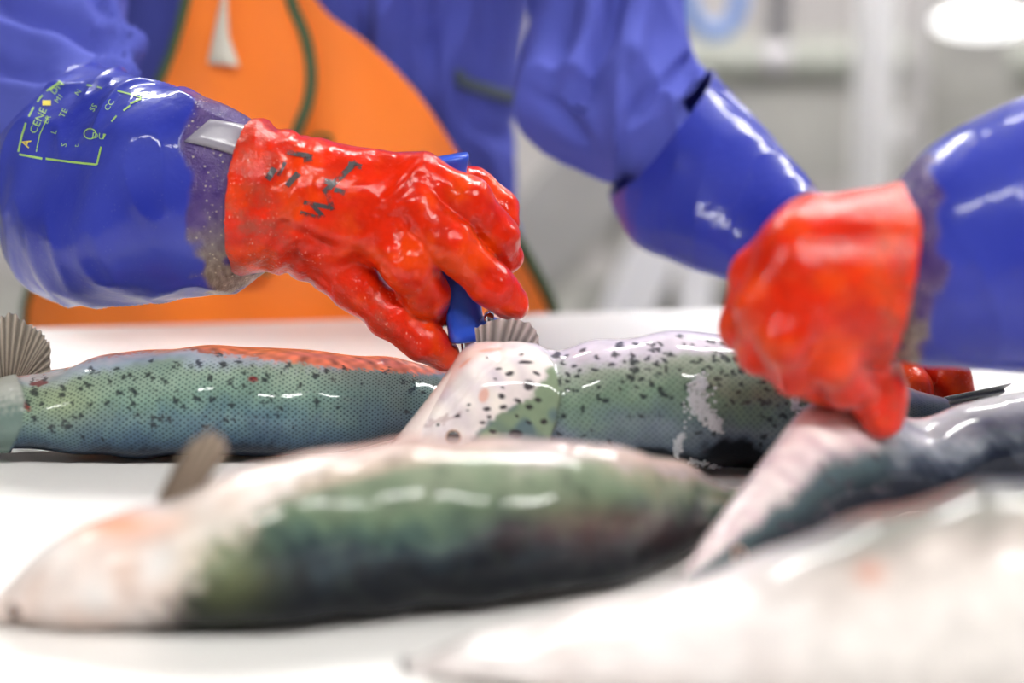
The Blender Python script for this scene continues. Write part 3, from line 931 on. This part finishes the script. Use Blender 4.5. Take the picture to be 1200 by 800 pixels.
def crease(lf, lines):
    """cloth folds: valleys (negative) and ridges along lines given in photo pixels"""
    XY = PX(lf.V); out = np.zeros(len(XY))
    for pts, wd, hh in lines:
        P = soft(pts, 24); best = np.full(len(XY), 1e9); k = np.zeros(len(XY))
        for i, q in enumerate(P):
            d = np.hypot(XY[:, 0] - q[0], XY[:, 1] - q[1]); m_ = d < best
            best = np.where(m_, d, best); k = np.where(m_, i / 23, k)
        out += hh * np.exp(-(best / wd) ** 2) * np.minimum(1, 4 * np.minimum(k, 1 - k) + .15) * lf.near
    return out

def soft(pts, n=60):
    P = np.array(pts, float); K = np.concatenate([P, np.zeros((len(P), 2))], 1)
    return catmull(K, n)[:, :2]

def torso_loft():
    K = [(338, -432, 392, -432, PD, .045), (318, -420, 412, -420, PD, .07), (230, -398, 500, -398, PD, .10), (145, -365, 600, -365, PD, .118), (110, -260, 640, -260, PD, .125), (108, -120, 636, -120, PD, .125),
         (112, 0, 624, 0, PD, .124), (116, 110, 606, 110, PD, .122), (112, 200, 603, 200, PD, .122), (106, 280, 612, 280, PD, .122), (100, 380, 630, 380, PD, .125), (95, 520, 640, 520, PD, .128), (92, 640, 645, 640, PD, .128)]
    lf = Loft(K, 200, 300, caps=(True, True))
    ang = lf.t * 14 + waves(lf.V, .25, 80) * 1.2
    lf.displace((np.sin(ang * 2.3) * .005 + np.sin(ang * 5.1 + 1) * .003) * sstep(-.3, .6, waves(lf.V, .3, 81) + .3) + waves(lf.V, .12, 82) * .003)
    lf.displace(crease(lf, [([(470, -80), (476, 20), (466, 140)], 8, -.007), ([(508, -60), (504, 40), (512, 120)], 9, -.008), ([(490, -60), (490, 40), (484, 130)], 8, .004), ([(560, -80), (566, 0), (560, 80)], 10, -.006), ([(540, 120), (560, 150), (600, 165)], 9, -.006), ([(555, 150), (575, 190), (590, 230)], 9, .005), ([(420, -60), (415, 20), (425, 60)], 9, -.005)]))
    return lf

tl = torso_loft()
jacket = build('jacket', *tl.finish(), M['jacket_cloth'], person)
tree_t = bvh(*tl.finish())

def fold_disp(lf, amp, scale, seed):
    n1 = waves(lf.V * np.array([1, 1, .4]), scale, seed)
    r = (1 - np.minimum(np.abs(n1), 1)) ** 2
    return amp * 1.3 * (r - r.mean()) + amp * .5 * waves(lf.V, scale * 2.2, seed + 1)

def sleeve(keys, seed, parent, nr=180, ns=160, amp=.007, scale=.10, folds=()):
    lf = Loft(keys, nr, ns)
    lf.displace(crease(lf, folds))
    lf.displace(fold_disp(lf, amp, scale, seed) * sstep(0, .08, lf.s))
    return build('sleeve', *lf.finish(), M['jacket_cloth'], parent)
# right sleeve (photo's left)
sleeve([(250, -385, 60, -330, 1.70, .07), (200, -300, -30, -270, 1.66, .075), (165, -180, -75, -170, 1.60, .075), (140, -80, -90, -80, 1.54, .075), (132, 0, -88, 10, 1.47, .072), (150, 42, -72, 78, 1.42, .068),
        (156, 80, -30, 140, 1.35, .060), (138, 104, 10, 186, 1.31, .046), (150, 130, 45, 225, 1.285, .040)], 90, jacket, amp=.009, scale=.13,
       folds=[([(-30, -20), (35, 12), (85, 34), (150, 58)], 13, -.016), ([(-40, 20), (30, 40), (90, 62), (150, 84)], 12, .008), ([(-40, 60), (20, 78), (70, 84)], 12, -.012), ([(60, -60), (100, -10), (150, 20)], 14, -.012)])
# left sleeve (photo's right)
sleeve([(700, -385, 520, -385, 1.71, .07), (765, -300, 590, -330, 1.69, .075), (795, -180, 622, -200, 1.65, .075), (798, -80, 628, -90, 1.60, .074), (796, -5, 622, 5, 1.56, .073), (800, 40, 610, 62, 1.53, .070),
        (812, 70, 606, 118, 1.505, .066), (827, 90, 646, 172, 1.48, .058), (812, 114, 712, 206, 1.46, .042), (826, 140, 762, 226, 1.44, .034)], 95, jacket, amp=.008, scale=.12,
       folds=[([(730, -60), (722, 10), (700, 60), (668, 130)], 17, -.020), ([(760, -40), (752, 30), (735, 90)], 14, .008), ([(660, -60), (652, 20), (640, 110)], 18, -.012), ([(830, 40), (800, 84), (760, 110), (730, 150)], 9, -.008), ([(610, 100), (650, 130), (690, 190)], 12, -.008)])

# pocket welt and front seam on the jacket
def on_torso(pts, off=.004):
    out = []
    for (px, py) in pts:
        p, n = cast(tree_t, px, py)
        if p is not None: out.append(p + np.array([0, -off, 0]))
    return out
pw = smooth_path(on_torso([(537, 92), (552, 99), (570, 105), (590, 111), (601, 114)]), 24)
build('pocket_welt', *tube_vf(pw, .0055, 10), M['jacket_trim'], jacket)
build('pocket_tab', *tube_vf(smooth_path(on_torso([(537, 82), (538, 89), (540, 96)]), 8), .0035, 8), M['jacket_trim'], jacket)
build('front_seam', *tube_vf(smooth_path(on_torso([(437, y) for y in range(-60, 90, 15)], .001), 40), .0018, 8), M['seam_thread'], jacket)

# apron: a curved sheet hanging in front of the jacket
def apron_depth(px, lift=0.0):
    u = np.clip((px - 345) / 330, -.995, .995)
    return 1.742 - .160 * math.sqrt(1 - u * u) - lift
def apron_sheet(left, right, y0, y1, lift, nr=70, nc=50):
    G = np.zeros((nr, nc, 3)); Lp, Rp = np.array(left, float), np.array(right, float)
    for i, y in enumerate(np.linspace(y0, y1, nr)):
        xl, xr = np.interp(y, Lp[:, 1], Lp[:, 0]), np.interp(y, Rp[:, 1], Rp[:, 0])
        for j, x in enumerate(np.linspace(xl, xr, nc)):
            d = apron_depth(x, lift) + .004 * math.sin(x * .021 + y * .006) + .003 * math.sin(x * .05 - y * .013)
            G[i, j] = PT(x, y, d)
    return sheet_vf(G, .003)
def soft(pts, n=60):
    P = np.array(pts, float); K = np.concatenate([P, np.zeros((len(P), 2))], 1)
    return catmull(K, n)[:, :2]
A_L = soft([(262, -330), (240, -150), (217, 0), (185, 97), (120, 200), (58, 300), (33, 345), (28, 400), (18, 560), (10, 900)])
A_R = soft([(300, -330), (325, -150), (370, 0), (432, 52), (484, 103), (518, 150), (540, 186), (578, 238), (614, 295), (636, 335), (650, 370), (675, 560), (690, 900)])
B_R = soft([(305, -330), (322, -150), (341, 0), (357, 40), (365, 84), (361, 120), (349, 150), (335, 190), (320, 260), (310, 330)])
apron = build('apron', *apron_sheet(A_L, A_R, -330, 900, 0.0, 110, 60), M['orange_pvc'], person)
B_L = [(x + 1, y) for x, y in A_L]
build('bib_flap', *apron_sheet(B_L, B_R, -330, 326, .012, 80, 40), M['orange_pvc'], apron)
def edge_tape(name, pts, lift, rad, y0, y1, parent):
    P = np.array(pts, float); ys = np.linspace(y0, y1, 60)
    line = []
    for y in ys:
        x = np.interp(y, P[:, 1], P[:, 0])
        d = apron_depth(x, lift) + .004 * math.sin(x * .021 + y * .006) + .003 * math.sin(x * .05 - y * .013)
        line.append(PT(x, y, d))
    return build(name, *tube_vf(line, rad, 10), M['binding_green'], parent)
edge_tape('binding', B_L, .013, .0042, -330, 320, apron)
edge_tape('binding', B_R, .013, .0046, -330, 320, apron)
edge_tape('binding', A_R, .001, .0055, 262, 880, apron)
edge_tape('binding', A_L, .001, .0042, 330, 880, apron)
# white label loop on the bib
G = np.zeros((14, 8, 3))
for i, k in enumerate(np.linspace(0, 1, 14)):
    y = -30 + k * 104
    xl, xr = np.interp(y, [-30, 0, 40, 74], [262, 259, 250, 243]), np.interp(y, [-30, 0, 40, 74], [268, 266, 268, 281])
    for j, q in enumerate(np.linspace(0, 1, 8)):
        x = xl + (xr - xl) * q
        G[i, j] = PT(x, y + 4 * q * k, apron_depth(x, .019 + .004 * math.sin(q * 3)))
build('label_loop', *sheet_vf(G, .0012), M['tag_white'], apron)
c0 = PT(377, 163, apron_depth(377, .004))
build('eyelet', *tube_vf([c0 + np.array([math.cos(a) * .008, 0, math.sin(a) * .0035]) for a in np.linspace(0, 2 * math.pi, 24)], .0016, 8), M['brass'], apron)

# ------------------------------------------------------------------ gauntlets
def gauntlet(name, keys, parent, band, seed, nr=170, ns=150, amp=.0022, grime=1.0):
    """blue rubber sleeve of a glove; band = (start, end) of the purple wrist band along s (0 = wrist)"""
    lf = Loft(keys, nr, ns, caps=(False, False))
    fold = fold_disp(lf, amp, .06, seed) * sstep(0.0, .25, lf.s) + .0012 * waves(lf.V, .1, seed + 5)
    lf.displace(fold)
    lf.tube(.002)
    n = waves(lf.V, .02, seed + 2) * .03
    blue = mix(L(40, 50, 146)[None], L(54, 64, 158)[None], .5 + .5 * waves(lf.V, .07, seed + 3))
    pur = mix(L(62, 44, 104)[None], L(84, 66, 116)[None], .5 + .5 * waves(lf.V, .012, seed + 4))
    s = lf.s + n * .6
    low = sstep(.45, .75, lf.t)
    dirtc = mix(L(112, 100, 84)[None], L(150, 140, 124)[None], .5 + .5 * waves(lf.V, .006, seed + 6))
    lim = band - .02 * low
    b = sstep(.012, -.012, s - lim)
    c = mix(blue, pur, b)
    dz = b * low * sstep(-.3, .3, waves(lf.V, .02, seed + 7) + .5) * grime
    c = mix(c, dirtc, dz * .9)
    V, F = lf.finish()
    o = build(name, V, F, M['gauntlet_rubber'], parent, colr=c, attrs={'dirt': np.clip(b * .9 + .04, 0, 1)})
    return o, lf, bvh(V, F)

# ---- right hand (photo's left), holding the knife
D1 = 1.165
palm1 = [((352, 206, .004, 42), (494, 206, -.004, 25)), ((352, 228, -.006, 48), (482, 238, -.014, 30)),
         ((352, 252, -.006, 48), (452, 276, -.014, 31)), ((356, 282, .004, 42), (416, 332, -.004, 29)),
         ((385, 215, .030, 38), (520, 212, .034, 24))]
index1 = [(494, 209, -.004, 29), (548, 235, -.012, 28), (583, 277, -.004, 25), (593, 301, .004, 21)]
middle1 = [(484, 242, -.014, 31), (526, 284, -.026, 29), (576, 334, -.018, 26), (599, 355, -.010, 22)]
ring1 = [(455, 276, -.014, 33), (478, 306, -.022, 34), (499, 344, -.010, 28), (513, 364, .006, 21)]
pinky1 = [(417, 336, -.004, 28), (455, 369, -.010, 26), (498, 400, -.008, 24), (520, 416, -.002, 20)]
thumb1 = [(500, 214, .034, 24), (556, 220, .040, 23), (585, 244, .036, 22), (592, 262, .030, 17)]
cuff1 = ((296, 232, .0, 94), (352, 240, .0, 72), .78)
pl1 = (PT(287, 235, D1), (-1.0, .22, .10))
ex1 = [PT(270, 120, D1) - .06, PT(270, 340, D1) + .06]
V, F = hand(None, palm1, [index1, middle1, ring1, pinky1, thumb1], cuff1, pl1, D1,
            bounds_of([index1, middle1, ring1, pinky1, thumb1] + [list(p) for p in palm1], D1, extra=[PT(262, 120, D1 - .05), PT(262, 350, D1 + .05), PT(330, 120, D1 - .05)]), h=.0015)
N = vnormals(V, F)
XY = PX(V)
# wrinkles across the wrist and palm
wr = np.sin((XY[:, 0] * .55 + XY[:, 1] * .32) * .30 + waves(V, .03, 7) * 1.6) * np.exp(-((XY[:, 0] - 335) / 34) ** 2) * .0012
tend = np.zeros(len(V))
for (a, b, wd, hh) in (((452, 238), (497, 190), 6, .0022), ((440, 258), (478, 236), 5, .0014), ((400, 300), (450, 262), 7, .0012), ((330, 262), (385, 290), 6, -.0022), ((345, 300), (385, 335), 6, -.0018), ((465, 300), (476, 262), 5, -.002)):
    a, b = np.array(a, float), np.array(b, float)
    t = np.clip(((XY - a) @ (b - a)) / ((b - a) @ (b - a)), 0, 1)
    dd = np.linalg.norm(XY - (a + t[:, None] * (b - a)), axis=1)
    tend += hh * np.exp(-(dd / wd) ** 2) * (N[:, 1] < .2)
V = V + N * (wr + tend + waves(V, .018, 17) * .0004)[:, None]
grime = np.clip(sstep(360, 300, XY[:, 0]) * .7 + sstep(300, 380, XY[:, 1]) * sstep(560, 440, XY[:, 0]) * .7 + np.exp(-((XY - np.array([350, 310])) ** 2).sum(1) / 900) * .8 + np.exp(-((XY - np.array([300, 290])) ** 2).sum(1) / 2500) * .6, 0, 1)
glove1 = build('glove', V, F, M['glove_rubber'], person, attrs={'grime': grime})
glove1['label'] = 'red rubber glove closed around the blue knife handle'
tree_g1 = bvh(V, F)

K_g1 = [(345, 176, 345, 292, 1.172, 0.022), (318, 156, 326, 306, 1.172, 0.028), (292, 142, 304, 322, 1.173, 0.033), (258, 124, 276, 338, 1.178, 0.041), (212, 104, 212, 350, 1.192, 0.052), (168, 90, 132, 357, 1.212, 0.057), (152, 85, 78, 357, 1.23, 0.06), (141, 82, 36, 338, 1.248, 0.062), (130, 80, 11, 300, 1.264, 0.063), (116, 79, 4, 244, 1.278, 0.063), (100, 79, 3, 200, 1.292, 0.062), (92, 80, 4, 166, 1.302, 0.06)]
ga1, lg1, tree_a1 = gauntlet('gauntlet', K_g1, glove1, .30, 100, grime=1.0)
ga1['label'] = 'wet blue rubber gauntlet with lime print'
# grey strap tab over the purple band
tp = [(240, 152), (262, 158), (282, 164), (297, 170)]
def patch(tree, A, B, n, mcols, off, thick):
    """raised strip between two pixel polylines on a surface"""
    A, B = soft(A, n), soft(B, n)
    G = np.zeros((n, mcols, 3))
    for i in range(n):
        for j in range(mcols):
            q = A[i] + (B[i] - A[i]) * j / (mcols - 1)
            p, nn = cast(tree, q[0], q[1])
            if p is None: p, nn = PT(q[0], q[1], D1 - .03), np.array([0, -1.0, 0])
            e = 0 if j in (0, mcols - 1) or i in (0, n - 1) else 1
            G[i, j] = p - np.array([0, 1, -.3]) * (off * (.35 + .65 * e))
    return sheet_vf(G, thick)
simple('strap_grey', lin(138, 134, 146), 0.3, coat=0.6, coat_rough=0.12)
build('strap_tab', *patch(tree_a1, [(216, 166), (248, 174), (280, 184)], [(246, 140), (274, 144), (304, 152)], 12, 8, .003, .003), M['strap_grey'], glove1)

# lime print on the gauntlet
pol = []
pol += stroke([(23, 181), (45, 185), (50, 186)], 2.4) + stroke([(54, 186), (86, 190), (114, 193)], 2.4)
pol += stroke([(114, 193), (119, 172)], 2.2) + stroke([(121, 163), (124, 157)], 1.8) + stroke([(131, 143), (137, 136)], 1.8) + stroke([(145, 130), (153, 124)], 1.8) + stroke([(153, 122), (166, 116)], 2.2)
pol += stroke([(166, 115), (150, 110), (138, 107)], 1.8) + stroke([(120, 104), (114, 102)], 1.8) + stroke([(108, 101), (102, 100)], 2.0)
pol += stroke([(22, 178), (26, 160), (31, 144)], 2.2) + stroke([(34, 137), (40, 126)], 2.0) + stroke([(44, 120), (50, 112)], 2.0) + stroke([(55, 107), (64, 101), (71, 96)], 2.0)
pol += stroke([(43, 178), (47, 158), (56, 138)], 1.2)
pol += text_polys('CENE', 42, 158, (.42, -.90), (-.86, -.42), 13) + text_polys('DN', 64, 112, (.66, -.72), (-.72, -.6), 12)
pol += text_polys('ER', 56, 146, (.45, -.88), (-.85, -.42), 9) + text_polys('M1', 68, 122, (.6, -.78), (-.76, -.6), 9)
pol += text_polys('TE', 75, 139, (.45, -.88), (-.85, -.42), 10) + text_polys('N', 92, 113, (.6, -.78), (-.8, -.5), 9)
pol += text_polys('S', 78, 173, (.25, -.96), (-.96, -.2), 10) + text_polys('t.', 92, 173, (.2, -.96), (-.96, -.2), 8)
pol += text_polys('SS', 110, 132, (.55, -.82), (-.82, -.5), 10) + text_polys('CC', 127, 131, (.55, -.82), (-.82, -.5), 10)
pol += text_polys('L', 66, 158, (.3, -.95), (-.9, -.3), 10)
pol += stroke([(100 + 7 * math.cos(a) + 6, 157 + 6 * math.sin(a)) for a in np.linspace(0, 2 * math.pi, 14)], 1.3) + text_polys('DU', 108, 162, (.9, .1), (.1, -.9), 11)
build('print', *decal_polys(tree_a1, pol), M['print_lime'], glove1, smooth=False)
build('print', *decal_polys(tree_a1, stroke([(50, 121), (60, 121)], 6)), M['print_yellow'], glove1, smooth=False)
pol = text_polys('A', 34, 174, (.35, -.92), (-.92, -.3), 15)
build('print', *decal_polys(tree_a1, pol), M['print_yellow'], glove1, smooth=False)

# worn black print on the back of the glove
pol = stroke([(352, 249), (376, 256)], 5) + stroke([(356, 237), (386, 243)], 5) + stroke([(364, 238), (380, 255)], 5) + stroke([(384, 228), (390, 246)], 6)
pol += stroke([(379, 226), (418, 190)], 7) + stroke([(380, 212), (388, 214)], 6) + stroke([(408, 192), (424, 196)], 6) + stroke([(392, 222), (404, 226)], 6)
pol += stroke([(313, 210), (322, 197)], 8) + stroke([(336, 218), (350, 203)], 7) + stroke([(334, 178), (366, 184)], 6) + stroke([(356, 188), (366, 186)], 6) + stroke([(326, 206), (334, 190)], 4)
build('print', *decal_polys(tree_g1, pol), M['print_black'], glove1, smooth=False)

# ---- left hand (photo's right) reaching down to the tail of the cut fish
D3 = 1.225
palm3 = [((948, 296, .06, 44), (1030, 352, .02, 30)), ((940, 310, .05, 46), (1018, 380, .0, 32)), ((930, 322, .06, 44), (1000, 404, .0, 30))]
index3 = [(1040, 360, .02, 28), (1088, 408, .0, 26), (1112, 444, -.02, 26), (1126, 470, -.026, 20)]
middle3 = [(1022, 384, .0, 28), (1052, 428, -.02, 26), (1070, 456, -.035, 23), (1077, 470, -.04, 18)]
ring3 = [(1006, 402, .0, 28), (1030, 444, -.02, 26), (1042, 464, -.03, 22), (1046, 474, -.035, 17)]
pinky3 = [(988, 410, .01, 26), (1000, 446, -.01, 22), (1008, 466, -.02, 18)]
thumb3 = [(1000, 356, .06, 28), (1060, 400, .06, 25), (1084, 440, .05, 21)]
ch3 = [index3, middle3, ring3, pinky3, thumb3]
V, F = hand(None, palm3, ch3, ((920, 286, .08, 62), (960, 322, .05, 52), .8), (PT(922, 290, D3 + .07), (-.75, .55, .5)), D3,
            bounds_of(ch3 + [list(p) for p in palm3], D3, extra=[PT(880, 240, D3 + .02), PT(900, 340, D3 + .14), PT(980, 220, D3 + .05)]), h=.002)
glove3 = build('glove', V, F, M['glove_rubber'], person, attrs={'grime': np.full(len(V), .3)})
K_g3 = [(976, 246, 896, 346, 1.33, .036), (962, 226, 872, 338, 1.345, .039), (948, 208, 846, 328, 1.36, .043), (922, 178, 802, 312, 1.385, .048), (884, 134, 748, 289, 1.415, .054), (854, 104, 724, 258, 1.44, .060), (836, 82, 714, 228, 1.46, .066)]
ga3, lg3, _ = gauntlet('gauntlet', K_g3, glove3, .24, 120, amp=.0005)

# ------------------------------------------------------------------ the knife
knife_c = PT(548, 412, 1.156)
knife = empty('fish_knife', tuple(knife_c), 'blue plastic-handled fish knife held upright in the red glove', 'knife')
kh = Loft([(503, 187, 548, 179, 1.182, .010), (501, 190, 550, 183, 1.182, .0115), (508, 200, 547, 200, 1.182, .010), (512, 230, 547, 232, 1.180, .010), (515, 290, 553, 290, 1.176, .010), (518, 335, 560, 333, 1.170, .0105),
           (521, 360, 564, 358, 1.167, .011), (524, 384, 567, 381, 1.164, .0115), (527, 398, 566, 394, 1.163, .011), (530, 400, 562, 397, 1.163, .009)], 90, 40, power=.62)
build('handle', *kh.finish(), M['knife_plastic'], knife)
gd = Loft([(556, 372, 558, 391, 1.163, .009), (572, 371, 574, 391, 1.163, .008), (584, 374, 584, 387, 1.163, .007), (587, 377, 586, 384, 1.163, .005)], 20, 24, power=.6)
build('guard', *gd.finish(), M['knife_plastic'], knife)
bp = PT(573, 373, 1.154)
V, F = tube_vf([bp + np.array([0, -.0015, 0]), bp + np.array([0, .012, 0])], .0030, 14)
build('rivet', V, F, M['blade_steel'], knife)
G = np.zeros((14, 6, 3))
for i, k in enumerate(np.linspace(0, 1, 14)):
    y = 392 + 32 * k; wd = 17 * (1 - .25 * k * k)
    for j in range(6):
        G[i, j] = PT(539 + wd * j / 5 + 3 * k, y, 1.163 - .0006 * math.sin(j / 5 * math.pi))
build('blade', *sheet_vf(G, .0012), M['blade_steel'], knife)

# ------------------------------------------------------------------ second worker on the right
p2x, p2y = 0.80, 1.94
person2 = empty('person', (p2x, p2y, FLOOR), 'person reaching in with a blue-sleeved red glove onto the dark-backed trout', 'person')
body_mesh(p2x, p2y, person2)
j2 = bpy.data.objects.new('jacket', jacket.data); col.objects.link(j2); j2.parent = person2
D2 = 1.0
palm2 = [((1052, 284, .0, 60), (955, 268, -.005, 34)), ((1048, 310, -.02, 62), (935, 292, -.022, 36)), ((1045, 340, -.02, 60), (940, 330, -.03, 38)), ((1045, 368, -.01, 52), (965, 372, -.028, 36))]
index2 = [(950, 268, -.005, 34), (888, 322, -.012, 32), (870, 384, -.006, 27), (908, 424, .024, 24)]
middle2 = [(930, 298, -.022, 35), (894, 358, -.034, 32), (890, 412, -.022, 27), (938, 440, .018, 25)]
ring2 = [(938, 334, -.030, 36), (920, 396, -.042, 32), (932, 436, -.026, 28), (980, 456, .014, 27)]
pinky2 = [(968, 372, -.026, 34), (972, 420, -.034, 31), (990, 450, -.022, 28), (1030, 466, .008, 27)]
thumb2 = [(995, 372, .006, 42), (1012, 425, .004, 40), (1028, 464, .0, 36), (1034, 488, -.004, 27)]
ch2 = [index2, middle2, ring2, pinky2, thumb2]
V, F = hand(None, palm2, ch2, ((1075, 312, .0, 100), (1030, 318, -.005, 88), .72), (PT(1056, 312, D2), (1.0, -.05, -.16)), D2,
            bounds_of(ch2 + [list(p) for p in palm2], D2, extra=[PT(1085, 190, D2 - .045), PT(1085, 440, D2 + .045), PT(1040, 200, D2)]), h=.002, kp=.009, kf=.003, kpalm=.03)
XY = PX(V)
glove2 = build('glove', V, F, M['glove_rubber'], person2, attrs={'grime': np.clip(sstep(990, 1050, XY[:, 0]) * .6 + .2, 0, 1)})
K_gb = [(1040, 232, 1030, 402, 1.0, .036), (1064, 206, 1046, 418, 1.0, .041), (1082, 184, 1072, 426, 1.002, .046), (1110, 162, 1100, 430, 1.006, .052), (1155, 136, 1150, 434, 1.012, .058), (1205, 114, 1200, 436, 1.02, .062),
        (1280, 92, 1270, 440, 1.035, .064), (1360, 80, 1345, 440, 1.055, .064), (1430, 76, 1410, 430, 1.075, .064)]
ga2, lgb, _ = gauntlet('gauntlet', K_gb, glove2,  .15, 140, amp=.0008, grime=.9)
sleeve([(1400, 110, 1385, 410, 1.062, .05), (1445, 90, 1450, 420, 1.085, .055), (1500, 70, 1530, 400, 1.14, .06), (1500, 0, 1600, 300, 1.24, .065), (1470, -90, 1620, 130, 1.36, .068), (1430, -190, 1600, -40, 1.48, .07), (1385, -270, 1550, -200, 1.68, .072), (1360, -310, 1490, -310, 1.86, .07)], 150, j2)
# the far arm repeats the first worker's
off = Vector((p2x - pc[0], p2y - pc[1], 0))
def copy_part(src, parent):
    c = src.copy(); col.objects.link(c); c.parent = parent; return c
for ch in list(jacket.children):
    if ch.name.startswith('sleeve') and ch is not jacket.children[0]:
        copy_part(ch, j2)
    elif not ch.name.startswith('sleeve'):
        copy_part(ch, j2)
g4 = copy_part(glove3, person2); copy_part(ga3, g4)
a2 = copy_part(apron, person2)
for ch in list(apron.children): copy_part(ch, a2)

# ------------------------------------------------------------------ background of the hall
def pipe(name, px0, py0, px1, py1, d, rpx, mat, label, cat='pipe', z0=None, z1=None):
    a, b = PT(px0, py0, d), PT(px1, py1, d)
    x = (a[0] + b[0]) / 2
    z0 = a[2] if z0 is None else z0; z1 = b[2] if z1 is None else z1
    r = rpx * d / FPX
    o = empty(name, (x, d, min(z0, z1)), label, cat)
    V, F = tube_vf([(x, d, z0), (x, d, z0 + (z1 - z0) * .5), (x, d, z1)], r, 28)
    build('tube', V, F, mat, o)
    return o, x, r
o, x, r = pipe('support_post', 1025, 100, 1025, 100, 3.4, 25, M['white_enamel'], 'thick white vertical post behind the workers', 'post', FLOOR, CEIL)
build('base_plate', *box_vf(x, 3.4, FLOOR + .01, r * 5, r * 5, .02, .003), M['steel'], o, smooth=False)
build('collar', *tube_vf([(x, 3.4, FLOOR + .02), (x, 3.4, FLOOR + .08)], r * 1.3, 28), M['steel'], o)
o, x, r = pipe('support_post', 1075, 100, 1075, 100, 3.7, 11, M['pale_enamel'], 'thin pale pipe just behind the thick white post', 'pipe', FLOOR, CEIL)
o.name = 'vertical_pipe'
build('collar', *tube_vf([(x, 3.7, FLOOR), (x, 3.7, FLOOR + .05)], r * 1.6, 20), M['steel'], o)
zb = PT(910, 75, 3.0)[2]
o, x, r = pipe('hanging_pipe', 910, 75, 910, 75, 3.0, 16, M['pale_enamel'], 'pale pipe hanging down from the ceiling, open end above the conveyor', 'pipe', zb, CEIL)
build('end_cap', *tube_vf([(x, 3.0, zb - .012), (x, 3.0, zb + .03)], r * 1.02, 24), M['pale_enamel'], o)
# blue hose loop
hp = [(800, -640), (800, -300), (800, -60), (803, -10), (814, 24), (838, 40), (860, 24), (868, -10), (870, -60), (868, -300), (866, -640)]
hs = smooth_path([PT(x, y, 2.75) for x, y in hp], 90)
hs = hs[(hs[:, 2] < CEIL)]
o = empty('water_hose', tuple(hs[len(hs) // 2]), 'light blue hose hanging in a loop from the ceiling', 'hose')
build('tube', *tube_vf(hs, .013, 16), M['hose_rubber'], o)
for e in (hs[0], hs[-1]):
    build('fitting', *tube_vf([e + np.array([0, 0, .0]), np.array([e[0], e[1], CEIL])], .016, 14), M['steel'], o)

# inclined conveyor behind the first worker
conv = empty('conveyor', (0.35, 3.2, FLOOR), 'grey inclined conveyor with pale legs behind the worker', 'conveyor')
def bar(name, a, b, w_, h_, mat, parent):
    a, b = np.array(a, float), np.array(b, float); t = (b - a) / np.linalg.norm(b - a)
    s = np.cross(t, [0, 1.0, 0]); s /= np.linalg.norm(s); q = np.cross(s, t)
    V = [p + s * i * w_ / 2 + q * j * h_ / 2 for p in (a, b) for (i, j) in ((-1, -1), (1, -1), (1, 1), (-1, 1))]
    F = [[0, 1, 2, 3], [7, 6, 5, 4], [0, 4, 5, 1], [1, 5, 6, 2], [2, 6, 7, 3], [3, 7, 4, 0]]
    return build(name, np.array(V), F, mat, parent, smooth=False)
bar('side_panel', PT(520, 400, 3.0), PT(780, 110, 3.0), .13, .03, M['steel'], conv)
bar('side_panel', PT(540, 400, 3.5), PT(790, 120, 3.5), .14, .03, M['steel'], conv)
bar('belt', PT(525, 405, 3.25), PT(785, 115, 3.25), .03, .44, M['dark_steel'], conv)
bar('brace', PT(772, 280, 2.9), PT(728, 380, 2.9), .07, .04, M['white_enamel'], conv)
q = PT(816, 300, 2.95)
bar('leg', (q[0], 2.95, FLOOR), (q[0], 2.95, PT(816, 240, 2.95)[2]), .05, .05, M['white_enamel'], conv)
q = PT(612, 300, 3.0)
bar('leg', (q[0], 3.0, FLOOR), (q[0], 3.0, q[2]), .05, .05, M['steel'], conv)
# long steel trough on the right, further back
z_hi, z_lo = PT(900, 75, 4.6)[2], PT(900, 215, 4.6)[2]
tr = empty('steel_trough', (1.3, 4.9, FLOOR), 'long grey steel trough standing along the back of the hall', 'trough')
build('body', *box_vf(1.45, 4.95, (z_lo + z_hi) / 2 - .02, 2.6, .7, z_hi - z_lo - .04, .01), M['steel'], tr, smooth=False)
build('rim', *box_vf(1.45, 4.95, z_hi, 2.68, .78, .05, .01), M['shelf_grey'], tr, smooth=False)
for lx in (.3, 1.45, 2.6):
    for ly in (4.68, 5.22):
        build('leg', *box_vf(lx, ly, (FLOOR + z_lo) / 2, .06, .06, z_lo - FLOOR, .004), M['steel'], tr, smooth=False)
build('under_shelf', *box_vf(1.45, 4.95, FLOOR + .25, 2.5, .6, .03, .004), M['dark_steel'], tr, smooth=False)
kn = PT(1063, 155, 4.58)
build('highlight_disc', *tube_vf([kn + np.array([0, -.03, 0]), kn + np.array([0, .04, 0])], .035, 20), M['white_enamel'], tr)  # white disc added for a blurred round highlight
# glowing oval added for a bright reflection on steel at the back
lp = PT(1152, 26, 4.2)
lamp = empty('oval_reflection', (lp[0], lp[1], lp[2] - .03), 'bright oval reflection at the back of the hall, made as a glowing shape', 'lamp')
V, F = [], []
nu, nv = 36, 10
for i in range(nv + 1):
    th = math.pi * i / nv
    for j in range(nu):
        q = 2 * math.pi * j / nu
        V.append(lp + np.array([.10 * math.sin(th) * math.cos(q), .05 * math.cos(th), .030 * math.sin(th) * math.sin(q)]))
F = [[i * nu + j, (i + 1) * nu + j, (i + 1) * nu + (j + 1) % nu, i * nu + (j + 1) % nu] for i in range(nv) for j in range(nu)]
build('lens', np.array(V), F, M['reflection_glow'], lamp)  # glowing body of the reflection, not glass
build('bracket', *box_vf(lp[0], lp[1] + .10, (lp[2] + z_hi) / 2, .16, .10, abs(lp[2] - z_hi) + .06, .008), M['steel'], lamp, smooth=False)  # mount added to hold the glowing oval
